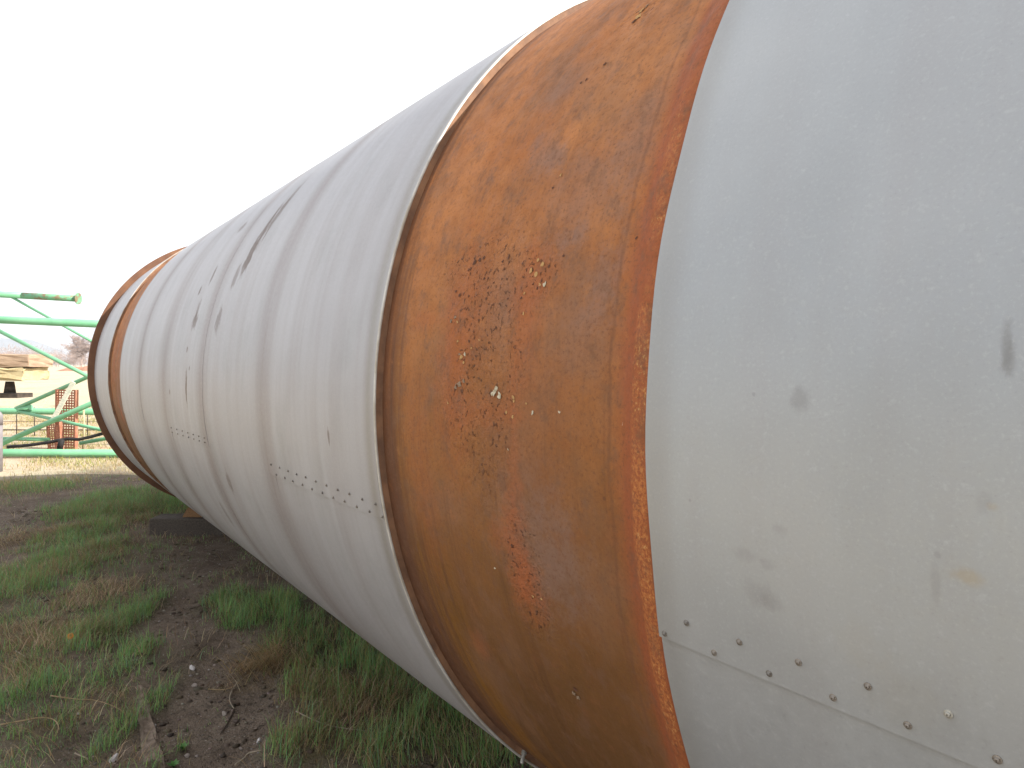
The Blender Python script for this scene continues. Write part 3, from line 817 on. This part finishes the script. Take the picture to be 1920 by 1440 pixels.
for x in (-20, 31, 64.5, 110, 164, 200):
    tube('rod', [at(x, 818, 16.2), at(x, 764, 16.2)], 0.011, IRON, fence, 6)
tube('rail', [at(-60, 806, 16.2), at(230, 806, 16.2)], 0.014, IRON, fence, 6)
tube('rail', [at(-60, 790, 16.2), at(230, 790, 16.2)], 0.005, IRON, fence, 6)
# grey post at the very left
GP = simple('grey_painted_post', (0.16, 0.14, 0.145), (0.24, 0.22, 0.22), 6, 0.7)
g2 = ground(-6, 884); dpt = (g2 - EYE).dot(FWD)
post = empty('grey_post', g2); tag(post, 'grey post cut by the left edge of the picture in front of the mast', 'post')
tube('shaft', [at(-6, 887, dpt), at(-6, 797, dpt)], 0.075, GP, post, 16)
tube('cap', [at(-6, 797, dpt), at(-6, 778, dpt), at(-6, 772, dpt)], [0.078, 0.078, 0.05], GP, post, 16)

# stacked slabs on a trestle at the left
SLAB1 = simple('brown_sandstone', (0.30, 0.205, 0.14), (0.40, 0.29, 0.20), 5, 0.9, 0, 0.6, 0.02, 6, (1, 1, 6))
SLAB2 = simple('yellow_sandstone', (0.40, 0.315, 0.17), (0.47, 0.39, 0.23), 4, 0.9, 0, 0.6, 0.02)
DS = 16.0
def slab(name, x0, x1, y0, y1, mat, label, rough, seed):
    a, b = at(x0, y0, DS), at(x1, y1, DS)
    w = (at(x1, y0, DS) - a).length; h = (at(x0, y1, DS) - a).length
    me = box_mesh(name, w, 0.9, h, 0.02, rough, 3, seed)
    c = (a + b) / 2 + Vector((FX, FY, 0)) * 0.45
    o = place(me, name, c, (0, 0, -PSI + 0.03), mat); tag(o, label, 'stone slab')
slab('stone_slab', -70, 51, 664, 688, SLAB1, 'brown slab on top of the stack at the left edge', 0.008, 2)
slab('stone_slab', -64, 42, 689.5, 713, SLAB2, 'yellowish ragged slab second in the stack at the left edge', 0.016, 5)
tr = empty('steel_trestle', ground(-40, 816)); tag(tr, 'dark rusty steel trestle under the stacked slabs at the left edge', 'trestle')
a, b = at(-62, 743, DS), at(21, 743, DS)
c = (a + b) / 2 + Vector((FX, FY, 0)) * 0.45
place(box_mesh('beam', (b - a).length, 0.55, 0.10, 0.006), 'beam', c, (0, 0, -PSI + 0.03), IRON, tr)
for x in (-50, -8):
    t0 = at(x, 716, DS) + Vector((FX, FY, 0)) * 0.45; t1 = at(x, 738, DS) + Vector((FX, FY, 0)) * 0.45
    tube('upright', [t0, t1], [0.12, 0.17], IRON, tr, 4)
for x in (-58,):
    for k in (0.2, 0.7):
        t0 = at(x, 744, DS) + Vector((FX, FY, 0)) * k
        tube('leg', [t0, Vector((t0.x, t0.y, -0.03))], 0.05, IRON, tr, 8)

# ------------------------------------------------------------------ distance: bare tree, wood, hills
BARK = simple('bare_twigs', (0.30, 0.22, 0.185), (0.42, 0.33, 0.29), 2, 0.9, 0, 0.2, 0.01)
def grow(rs, base, height, twigs, spread=0.55):
    """list of (p, q, r0, r1) limb segments of a leafless tree"""
    segs = []
    def branch(p, d, ln, r, lvl):
        n = 3
        for k in range(n):
            q = p + d * (ln / n)
            segs.append((p, q, r * (1 - 0.18 * k), r * (1 - 0.18 * (k + 1))))
            d = (d + Vector((rs.gauss(0, .13), rs.gauss(0, .13), rs.gauss(0.03, .10)))).normalized()
            p = q
            if lvl > 0 and k >= (1 if lvl == twigs else 0):
                for _ in range(3 if lvl > 1 else 4):
                    a = Vector((rs.gauss(0, 1), rs.gauss(0, 1), rs.gauss(0.1, .5))).normalized()
                    nd = (d * (1 - spread) + a * spread).normalized()
                    branch(p, nd, ln * rs.uniform(0.45, 0.72), max(r * 0.42, 0.012), lvl - 1)
    branch(Vector(base), Vector((rs.gauss(0, .05), rs.gauss(0, .05), 1)).normalized(), height * 0.52, height * 0.022, twigs)
    return segs
def segs_mesh(name, segs, n=3):
    P = np.array([[*a, *b] for a, b, _, _ in segs]); r = np.array([[r0, r1] for _, _, r0, r1 in segs])
    d = P[:, 3:] - P[:, :3]; d /= np.linalg.norm(d, axis=1)[:, None] + 1e-9
    up = np.where(np.abs(d[:, 2:3]) > 0.9, [[1., 0, 0]], [[0, 0, 1.]])
    A = np.cross(d, up); A /= np.linalg.norm(A, axis=1)[:, None]; B = np.cross(d, A)
    V = []
    for e in (0, 1):
        for i in range(n):
            t = 2 * math.pi * i / n
            V.append(P[:, 3 * e:3 * e + 3] + (A * math.cos(t) + B * math.sin(t)) * r[:, e:e + 1])
    V = np.stack(V, 1)
    m = len(segs); base = (np.arange(m) * 2 * n)[:, None]
    q = np.concatenate([np.stack([base[:, 0] + i, base[:, 0] + (i + 1) % n, base[:, 0] + n + (i + 1) % n, base[:, 0] + n + i], 1) for i in range(n)])
    return fast_mesh(name, V.reshape(-1, 3), q)
rs = random.Random(11)
g = ground(154, 690.5)
tree = empty('bare_tree', (g.x, g.y, 0)); tag(tree, 'round leafless tree standing in the field beside the drum end', 'tree')
TD = (g - EYE).dot(FWD)
TH = 66 * TD / F
sg = grow(rs, (g.x, g.y, -0.2), TH, 4, 0.62)
trunk = [s for s in sg if s[2] > TH * 0.008]; crown = [(a, b, max(r0, TD * 0.00012), max(r1, TD * 0.0001)) for a, b, r0, r1 in sg if r0 <= TH * 0.008]
link_mesh('trunk', segs_mesh('trunk', trunk, 6), BARK, tree)
link_mesh('crown', segs_mesh('crown', crown, 3), BARK, tree)
# wood along the field edge
allsegs = []
for k in range(46):
    px = rs.uniform(-120, 190)
    dp = rs.uniform(380, 470)
    b = at(px, 687, dp); h = rs.uniform(7, 12.5) * (1.15 if px < 60 else 0.9)
    for (a, q, r0, r1) in grow(rs, (b.x, b.y, -1), h, 2, 0.6):
        allsegs.append((a, q, max(r0, 0.06), max(r1, 0.05)))
    for j in range(170):
        c = Vector((b.x + rs.gauss(0, h * .22), b.y + rs.gauss(0, h * .22), h * rs.uniform(0.1, 0.95)))
        d = Vector((rs.gauss(0, .5), rs.gauss(0, .5), rs.gauss(.6, .5))).normalized()
        allsegs.append((c, c + d * rs.uniform(.8, 2.2), .07, .04))
o = link_mesh('distant_wood', segs_mesh('distant_wood', allsegs, 3), BARK)
tag(o, 'hazy leafless wood along the far edge of the field', 'wood', kind='stuff')
# hills
def hills():
    n = 120; V = []; Fc = []
    ys = np.linspace(-900, 900, n)
    for i, x in enumerate(np.linspace(-420, 700, n)):
        top = 30 * (0.55 + 0.45 * math.sin(x * 0.011 + 1.2)) + 12 * fbm(np.array([x * .013]), np.array([0.3]))[0]
        if x > 60: top *= max(0.35, 1 - (x - 60) / 160)
        base = at(x, 683.2, 2600); base.z = -3
        back = at(x, 683.2, 3400); back.z = -3
        V += [base, Vector((base.x, base.y, 0)).lerp(Vector((back.x, back.y, 0)), .5) + Vector((0, 0, top * 3.0)), back]
    for i in range(n - 1):
        for j in range(2):
            a = i * 3 + j; Fc.append((a, a + 3, a + 4, a + 1))
    m = simple('wooded_hillside', (0.17, 0.18, 0.18), (0.24, 0.235, 0.22), 0.02, 0.95)
    o = link_mesh('hills', mesh_from('hills', V, Fc, True), m); tag(o, kind='structure')
hills()
SOIL = simple('red_soil', (0.24, 0.115, 0.07), (0.34, 0.19, 0.12), 1.5, 0.95, 0, 0.8, 0.05)
def heap():
    g = ground(160, 695.5); dp = (g - EYE).dot(FWD)
    n = 28; V = []; Fc = []
    L_, H_ = 40 * dp / F, 9 * dp / F
    for i in range(n + 1):
        for j in range(11):
            s, t = i / n * 2 - 1, j / 10 * 2 - 1
            h = H_ * max(0, 1 - s * s) ** .6 * max(0, 1 - t * t) * (0.6 + 0.7 * vnoise(np.array([i * .5]), np.array([j * .5]))[0])
            V.append(g + RGT * (s * L_) + Vector((FX, FY, 0)) * (t * 4) + Vector((0, 0, h - 0.05)))
    for i in range(n):
        for j in range(10):
            a = i * 11 + j; Fc.append((a, a + 1, a + 12, a + 11))
    o = link_mesh('soil_heap', mesh_from('soil_heap', V, Fc, True), SOIL); tag(o, 'low reddish soil heap in the field below the bare tree', 'soil heap')
heap()

# ------------------------------------------------------------------ ground cover
GRASS = Mat('grass_blades', 0.6, 0, 0.25)
gc = GRASS.attr('tint')
GRASS.color(gc)
_tr = GRASS.n.new('ShaderNodeBsdfTranslucent'); _mx = GRASS.n.new('ShaderNodeMixShader')
GRASS.l.new(gc, _tr.inputs['Color']); _mx.inputs['Fac'].default_value = 0.38
GRASS.l.new(GRASS.b.outputs[0], _mx.inputs[1]); GRASS.l.new(_tr.outputs[0], _mx.inputs[2])
GRASS.l.new(_mx.outputs[0], GRASS.n['Material Output'].inputs['Surface'])
def blades(name, P, length, width, lean, yaw, cols, mat, bend=0.5, hz=None):
    n = len(P)
    dx, dy = np.cos(yaw), np.sin(yaw)
    sx, sy = -dy, dx
    lv = np.array([0, 0.4, 0.75, 1.0])
    V = np.zeros((n, 7, 3), np.float32)
    for k, t in enumerate(lv):
        out = lean * length * (t ** (1 + bend))
        up = length * t * np.sqrt(np.clip(1 - (lean * t) ** 2, 0.02, 1))
        cx, cy, cz = P[:, 0] + dx * out, P[:, 1] + dy * out, P[:, 2] + up - 0.006
        w = width * (1 - t ** 1.6) * 0.5
        if k < 3:
            V[:, 2 * k] = np.stack([cx + sx * w, cy + sy * w, cz], -1); V[:, 2 * k + 1] = np.stack([cx - sx * w, cy - sy * w, cz], -1)
        else: V[:, 6] = np.stack([cx, cy, cz], -1)
    b = (np.arange(n) * 7)[:, None]
    T = np.concatenate([b + np.array([[0, 1, 3]]), b + np.array([[0, 3, 2]]), b + np.array([[2, 3, 5]]), b + np.array([[2, 5, 4]]), b + np.array([[4, 5, 6]])])
    C = np.repeat(cols, 7, axis=0)
    me = fast_mesh(name, V.reshape(-1, 3), T, C)
    return link_mesh(name, me, mat)
def in_timber(x, y):
    dx, dy = x - cpt.x, y - cpt.y
    return (np.abs(dx * RX + dy * RY) < 1.2) & (np.abs(dx * FX + dy * FY) < 0.15)
def scatter(n, x0, x1, y0, y1):
    x = rng.uniform(x0, x1, n); y = rng.uniform(y0, y1, n)
    dep = x * FX + y * FY; lat = x * RX + y * RY
    ok = (dep > 1.2) & (np.abs(lat / dep) < 0.80) & ~in_timber(x, y)
    return x[ok], y[ok]
def pal(cs, n, jitter=0.22):
    cs = np.array(cs); c = cs[rng.integers(0, len(cs), n)]
    return np.clip(c * rng.uniform(1 - jitter, 1 + jitter, (n, 1)) * rng.uniform(1 - jitter / 3, 1 + jitter / 3, (n, 3)), 0.004, 0.9)
def build_grass():
    x, y = scatter(420000, -0.8, 2.6, 2.0, 12.5)
    jit = 1.0 * (fbm(x * 7, y * 7, 4) - 0.5)
    g = field(GREEN, x, y, jit); s = field(STRAW, x, y, jit); b = field(BARE, x, y, jit * 0.8)
    clump = fbm(x * 9 + 3, y * 9, 3)
    dens = g * np.clip((clump - 0.30) * 3.2, 0, 1) + 0.16 * np.clip((fbm(x * 4, y * 4 + 8, 3) - 0.45) * 5, 0, 1)
    dens *= 1 - 0.96 * b * (g < 0.75)
    dens *= np.clip(1.25 - 0.055 * y, 0.5, 1)
    keep = rng.random(len(x)) < dens * 0.8
    x, y, g, s, clump = x[keep], y[keep], g[keep], s[keep], clump[keep]
    n = len(x)
    P = np.stack([x, y, near_height(x, y)], -1)
    ln = (0.035 + 0.090 * rng.random(n) ** 2.0) * (0.55 + 0.65 * g) * (0.55 + 0.9 * clump)
    ln *= np.where((x > 0.9) & (y < 4.6), 1.12, 1.0)
    wd = rng.uniform(0.0018, 0.0038, n) * (1 + 0.04 * y)
    lean = np.clip(rng.normal(0.48, 0.24, n), 0.03, 0.95)
    swirl = 6.28 * fbm(x * 3, y * 3, 2) * 2
    yaw = swirl + rng.normal(0, 1.1, n)
    hue = fbm(x * 2.2 + 9, y * 2.2, 3)
    c = pal([(0.19, 0.345, 0.100), (0.22, 0.385, 0.120), (0.155, 0.285, 0.105), (0.27, 0.37, 0.115), (0.18, 0.31, 0.150)], n)
    dry = rng.random(n) < 0.16 + 0.15 * ((x > 0.9) & (y < 4.2)) + 0.35 * s + 0.25 * np.clip(hue - 0.55, 0, 1)
    c[dry] = pal([(0.33, 0.245, 0.125), (0.28, 0.21, 0.09), (0.23, 0.215, 0.075)], int(dry.sum()))
    o = blades('grass', P, ln, wd, lean, yaw, c, GRASS.m)
    tag(o, 'patchy green grass growing along the path and against the drum', 'grass', kind='stuff')
    # matted dead straw
    x, y = scatter(200000, -0.8, 2.6, 2.0, 12.5)
    jit = 1.0 * (fbm(x * 7 + 4, y * 7, 4) - 0.5)
    s = field(STRAW, x, y, jit); g = field(GREEN, x, y, jit); b = field(BARE, x, y, jit)
    dens = s * 1.0 + 0.20 * g + 0.10 * (1 - b) + 0.006
    dens *= 1 - 0.6 * b * (s < .5)
    keep = rng.random(len(x)) < dens * 0.62
    x, y, s = x[keep], y[keep], s[keep]; n = len(x)
    P = np.stack([x, y, near_height(x, y) + rng.uniform(0.002, 0.022, n)], -1)
    ln = rng.uniform(0.03, 0.13, n)
    c = pal([(0.36, 0.265, 0.150), (0.29, 0.20, 0.105), (0.44, 0.34, 0.21), (0.21, 0.14, 0.075)], n, 0.3)
    yaw = 6.28 * fbm(x * 2 + 1, y * 2, 2) * 2 + rng.normal(0, 0.8, n)
    o = blades('dead_straw', P, ln, rng.uniform(0.002, 0.004, n), np.clip(rng.normal(0.93, 0.05, n), 0.7, 0.985), yaw, c, GRASS.m, 0.2)
    tag(o, 'tan dead straw matted between the grass tufts', 'straw', kind='stuff')
    # sunlit rough pasture beyond
    x, y = scatter(170000, -1.5, 9.0, 11.2, 32)
    keep = rng.random(len(x)) < np.clip((fbm(x * 1.6, y * 1.6, 4) - 0.36) * 3.2, 0.02, 1) * np.clip(1.2 - (y - 11) / 24, 0.2, 1)
    x, y = x[keep], y[keep]; n = len(x)
    P = np.stack([x, y, near_height(x, y)], -1)
    hue = fbm(x * .9, y * .9, 3)
    c = pal([(0.40, 0.33, 0.15), (0.46, 0.38, 0.21), (0.34, 0.26, 0.13)], n)
    gr = rng.random(n) < np.clip((hue - 0.40) * 3, 0.05, 0.85)
    c[gr] = pal([(0.24, 0.275, 0.065), (0.33, 0.315, 0.09), (0.19, 0.215, 0.055)], int(gr.sum()))
    o = blades('pasture_grass', P, rng.uniform(0.03, 0.10, n), rng.uniform(0.006, 0.012, n), np.clip(rng.normal(.55, .2, n), .05, .95), rng.uniform(0, 6.28, n), c, GRASS.m)
    tag(o, 'short sunlit yellow green pasture grass around the lattice mast', 'grass', kind='stuff')
build_grass()

# long loose stalks and twigs one can see singly
STALK = simple('dry_stalk', (0.24, 0.165, 0.085), (0.34, 0.25, 0.14), 30, 0.8)
TWIG = simple('dark_twig', (0.07, 0.05, 0.038), (0.14, 0.10, 0.075), 30, 0.85)
PALETWIG = simple('pale_root', (0.22, 0.175, 0.125), (0.34, 0.28, 0.20), 30, 0.85)
def gz(px, py, lift=0.006):
    g = ground(px, py)
    h = float(near_height(np.array([g.x]), np.array([g.y]))[0])
    return Vector((g.x, g.y, h + lift))
def smooth_path(pts, k=5):
    out = []
    for i in range(len(pts) - 1):
        p0 = pts[max(i - 1, 0)]; p1 = pts[i]; p2 = pts[i + 1]; p3 = pts[min(i + 2, len(pts) - 1)]
        for j in range(k):
            t = j / k
            out.append(0.5 * ((2 * p1) + (p2 - p0) * t + (2 * p0 - 5 * p1 + 4 * p2 - p3) * t * t + (3 * p1 - p0 - 3 * p2 + p3) * t ** 3))
    return out + [pts[-1]]
def stalk(name, pts, rad, mat, label, cat, lift=0.012):
    P = smooth_path([gz(x, y, lift) for x, y in pts])
    o = tube(name, P, [rad * (1 - 0.5 * i / len(P)) for i in range(len(P))], mat, None, 6)
    tag(o, label, cat)
stalk('dry_stalk', [(0, 1376), (40, 1368), (75, 1362), (100, 1367), (110, 1380), (104, 1394)], 0.0035, STALK, 'curved tan stalk arching over grass at bottom left', 'stalk', 0.03)
stalk('dry_stalk', [(95, 1318), (140, 1320), (180, 1321), (215, 1330), (236, 1341), (234, 1362)], 0.0028, STALK, 'long thin tan stalk above the bare soil patch', 'stalk', 0.02)
stalk('dry_stalk', [(30, 1233), (53, 1246)], 0.004, PALETWIG, 'short thick pale stalk in the straw at the left', 'stalk', 0.02)
stalk('dry_stalk', [(140, 1406), (165, 1420)], 0.0035, PALETWIG, 'short pale stalk left of the white stone', 'stalk', 0.015)
stalk('dry_stalk', [(555, 1347), (590, 1372), (625, 1385), (690, 1392)], 0.0026, PALETWIG, 'long straight pale stalk lying into the grass by the drum', 'stalk', 0.03)
stalk('dead_twig', [(441, 1429), (456, 1418), (466, 1406), (478, 1406), (489, 1413)], 0.0042, PALETWIG, 'bent pale root lying on the soil at the bottom', 'twig', 0.012)
stalk('dead_twig', [(449, 1272), (434, 1290), (431, 1310), (438, 1324)], 0.0042, PALETWIG, 'curved grey twig below the straw clump', 'twig', 0.015)
stalk('dead_twig', [(438, 1324), (425, 1345), (412, 1365)], 0.005, TWIG, 'dark twig continuing down the path', 'twig', 0.008)
stalk('dead_twig', [(390, 1284), (430, 1284), (470, 1262)], 0.0026, STALK, 'thin straw coloured twig left of the straw clump', 'twig', 0.015)
stalk('dry_stalk', [(283, 1290), (272, 1310)], 0.003, STALK, 'short upright looking stalk beside the concrete edging', 'stalk', 0.03)
# straw clump on the path
def straw_clump():
    n = 420
    c = gz(495, 1250); t = rng.normal(0, 1, n); s = rng.normal(0, 1, n)
    dep = (c - EYE).dot(FWD); k = dep / F
    x = c.x + RX * t * 32 * k + FX * s * 24 * k; y = c.y + RY * t * 32 * k + FY * s * 24 * k
    P = np.stack([x, y, near_height(x, y) + rng.uniform(0.004, 0.03, n)], -1)
    yaw0 = math.atan2(RY, RX)
    yaw = yaw0 + rng.choice([0, math.pi], n) + rng.normal(0.25, 0.45, n)
    o = blades('straw_clump', P, rng.uniform(.06, .17, n), rng.uniform(.0022, .004, n), np.clip(rng.normal(.92, .06, n), .6, .98), yaw, pal([(.34, .22, .095), (.28, .18, .08), (.38, .28, .15)], n, .3), GRASS.m, .2)
    tag(o, 'clump of golden dry straw lying across the soil path', 'straw clump')
straw_clump()

# stones
STONE = [simple('pale_stone', (0.42, 0.38, 0.36), (0.62, 0.58, 0.56), 25, 0.85), simple('brown_stone', (0.20, 0.16, 0.135), (0.34, 0.29, 0.25), 25, 0.85)]
def stone_mesh(seed, sub=2, jag=0.22):
    bm = bmesh.new(); bmesh.ops.create_icosphere(bm, subdivisions=sub, radius=1)
    r = random.Random(seed)
    pl = [(Vector((r.gauss(0, 1), r.gauss(0, 1), r.gauss(0, 1))).normalized(), r.uniform(0.5, 0.85)) for _ in range(7)]
    for v in bm.verts:
        for nn, d in pl:
            e = v.co.dot(nn) - d
            if e > 0: v.co -= nn * e
        v.co *= r.uniform(1 - jag * .3, 1 + jag * .3)
    me = bpy.data.meshes.new('stone'); bm.to_mesh(me); bm.free(); return me
for i, (px, py, s, k, lab) in enumerate(((214, 1416, 10, 0, 'angular pinkish white stone on the bare soil at bottom left'), (360, 1245, 6, 0, 'small pale stone on the middle of the path'),
        (486, 1380, 6, 0, 'small round pale stone above the bent root'), (289, 1349, 5, 0, 'white pebble on the concrete edging'), (290, 1394, 6, 0, 'pinkish pebble on the edging near the bottom'),
        (148, 1341, 4, 0, 'tiny white chip left of the thin stalk'), (350, 1405, 5, 1, 'small brown chip at the lower end of the path beside the weeds'), (420, 1330, 5, 1, 'brown pebble beside the dark twig'),
        (365, 1275, 5, 1, 'brown pebble below the pale stone on the path'), (452, 1392, 4, 1, 'brown pebble left of the bent root'))):
    g = gz(px, py, 0.0); sz = s * (g - EYE).dot(FWD) / F
    o = place(stone_mesh(i), 'stone', g + Vector((0, 0, sz * 0.35)), (random.uniform(0, 6), random.uniform(0, .5), random.uniform(0, 6)), STONE[k])
    o.scale = (sz * 1.25, sz, sz * 0.7); tag(o, lab, 'stone')
def gravel():
    x, y = scatter(150000, -0.6, 2.4, 2.3, 13.5)
    b = field(BARE, x, y, 0.6 * (fbm(x * 6, y * 6) - .5)); g = field(GREEN, x, y, 0)
    keep = rng.random(len(x)) < (0.04 + 0.30 * b * fbm(x * 3, y * 3)) * (1 - g * .9) * 0.60
    x, y = x[keep], y[keep]; n = len(x)
    bm = bmesh.new(); bmesh.ops.create_icosphere(bm, subdivisions=1, radius=1)
    v0 = np.array([v.co[:] for v in bm.verts]); f0 = np.array([[v.index for v in f.verts] for f in bm.faces]); bm.free()
    sz = 0.0026 + 0.0060 * rng.random(n) ** 5
    V = v0[None] * rng.uniform(0.6, 1.3, (n, len(v0), 1)) * sz[:, None, None] * np.array([1.2, 1, .7])
    V += np.stack([x, y, near_height(x, y) + sz * .2], -1)[:, None]
    T = (f0[None] + (np.arange(n) * len(v0))[:, None, None]).reshape(-1, 3)
    c = pal([(.24, .19, .15), (.32, .265, .22), (.18, .14, .11), (.40, .35, .30), (.21, .16, .125)], n, .25)
    o = link_mesh('gravel', fast_mesh('gravel', V.reshape(-1, 3), T, np.repeat(c, len(v0), 0)), GRASS.m)
    tag(o, 'loose grit and small stones on the bare soil path', 'gravel', kind='stuff')
gravel()
def clods():
    x, y = scatter(40000, -0.6, 2.4, 2.3, 10)
    b = field(BARE, x, y, 0.6 * (fbm(x * 6, y * 6) - .5)); st = field(STRAW, x, y, 0.5 * (fbm(x * 6, y * 6) - .5))
    keep = rng.random(len(x)) < (0.03 + 0.16 * b * np.clip((fbm(x * 4 + 2, y * 4, 3) - .42) * 5, 0, 1) + .05 * st)
    x, y = x[keep], y[keep]; n = len(x)
    bm = bmesh.new(); bmesh.ops.create_icosphere(bm, subdivisions=1, radius=1)
    v0 = np.array([v.co[:] for v in bm.verts]); f0 = np.array([[v.index for v in f.verts] for f in bm.faces]); bm.free()
    sz = 0.004 + 0.014 * rng.random(n) ** 3
    V = v0[None] * rng.uniform(0.5, 1.4, (n, len(v0), 1)) * sz[:, None, None] * np.array([1.2, 1, .65])
    V += np.stack([x, y, near_height(x, y) + sz * .15], -1)[:, None]
    T = (f0[None] + (np.arange(n) * len(v0))[:, None, None]).reshape(-1, 3)
    c = pal([(.105, .078, .056), (.085, .062, .045), (.13, .097, .07), (.15, .11, .08)], n, .25)
    o = link_mesh('soil_clods', fast_mesh('soil_clods', V.reshape(-1, 3), T, np.repeat(c, len(v0), 0)), GRASS.m)
    tag(o, 'crumbs of dark soil scattered over the path', 'soil', kind='stuff')
clods()
# fallen orange leaf
def leaf():
    g = gz(132, 1216, 0.05); sz = 9 * (g - EYE).dot(FWD) / F
    V, Fc = [], []
    out = [(0, -1), (.5, -.6), (.75, 0), (.55, .5), (0, 1), (-.5, .55), (-.7, 0), (-.55, -.6)]
    V.append((0, 0, .1))
    for a, b in out: V.append((a, b, .25 * abs(a) + random.uniform(-.1, .1)))
    Fc = [(0, 1 + i, 1 + (i + 1) % 8) for i in range(8)]
    me = mesh_from('fallen_leaf', V, Fc, True)
    o = place(me, 'fallen_leaf', g, (R(40), R(10), -PSI), simple('orange_leaf', (.42, .14, .012), (.55, .20, .02), 40, .6))
    o.scale = (sz, sz * .8, sz); tag(o, 'orange fallen leaf lying on the grass at the left', 'leaf')
leaf()
# buried concrete edging
CONC = simple('earthy_concrete', (0.10, 0.072, 0.050), (0.24, 0.18, 0.135), 18, 0.95, 0, 0.9, 0.01)
def edging():
    a, b = ground(318, 1470), ground(262, 1248)
    d = b - a; ln = d.length
    me = box_mesh('concrete_edging', 0.06, ln, 0.12, 0.016, 0.0055, 9, 9)
    o = place(me, 'concrete_edging', (a + b) / 2 + Vector((-0.028, 0, -0.064)), (0, 0, math.atan2(-d.x, d.y)), CONC)
    tag(o, 'crumbling buried concrete edging strip between grass and path', 'edging')
edging()
# broad-leaved weeds on the path
WEED = simple('weed_leaf', (0.05, 0.13, 0.03), (0.085, 0.18, 0.045), 30, 0.6)
for i, (px, py, lab) in enumerate(((343, 1397, 'small broad leaved weed on the path beside the edging'), (326, 1430, 'small weed at the foot of the edging at the bottom'))):
    V, Fc = [], []
    for k in range(7):
        a = k * 0.9 + i; l = random.uniform(.018, .03); b = len(V)
        dx, dy = math.cos(a), math.sin(a)
        for t, w, z in ((0, .002, 0), (.5, .008, .016), (1, .001, .022)):
            V += [(dx * l * t - dy * w, dy * l * t + dx * w, z), (dx * l * t + dy * w, dy * l * t - dx * w, z)]
        Fc += [(b, b + 1, b + 3, b + 2), (b + 2, b + 3, b + 5, b + 4)]
    o = place(mesh_from('weed', V, Fc, True), 'weed', gz(px, py, 0.0), (0, 0, 0), WEED); tag(o, lab, 'weed')
# thin spring haze over the fields
def haze():
    me = bpy.data.meshes.new('haze')
    x0, x1, y0, y1, z0, z1 = -4200, 4200, -1200, 5200, -4.5, 130
    V = [(x, y, z) for z in (z0, z1) for y in (y0, y1) for x in (x0, x1)]
    me.from_pydata(V, [], [(0, 2, 3, 1), (4, 5, 7, 6), (0, 1, 5, 4), (2, 6, 7, 3), (0, 4, 6, 2), (1, 3, 7, 5)])
    m = bpy.data.materials.new('haze_air'); m.use_nodes = True
    t = m.node_tree; t.nodes.clear()
    out = t.nodes.new('ShaderNodeOutputMaterial'); pv = t.nodes.new('ShaderNodeVolumePrincipled')
    pv.inputs['Color'].default_value = (0.86, 0.91, 1.0, 1)
    pv.inputs['Density'].default_value = 0.00028
    pv.inputs['Anisotropy'].default_value = 0.2
    t.links.new(pv.outputs[0], out.inputs['Volume'])
    o = link_mesh('haze', me, m)
    tag(o, 'thin bright haze lying over the fields and hills', 'haze', kind='stuff')
haze()
bpy.context.view_layer.update()
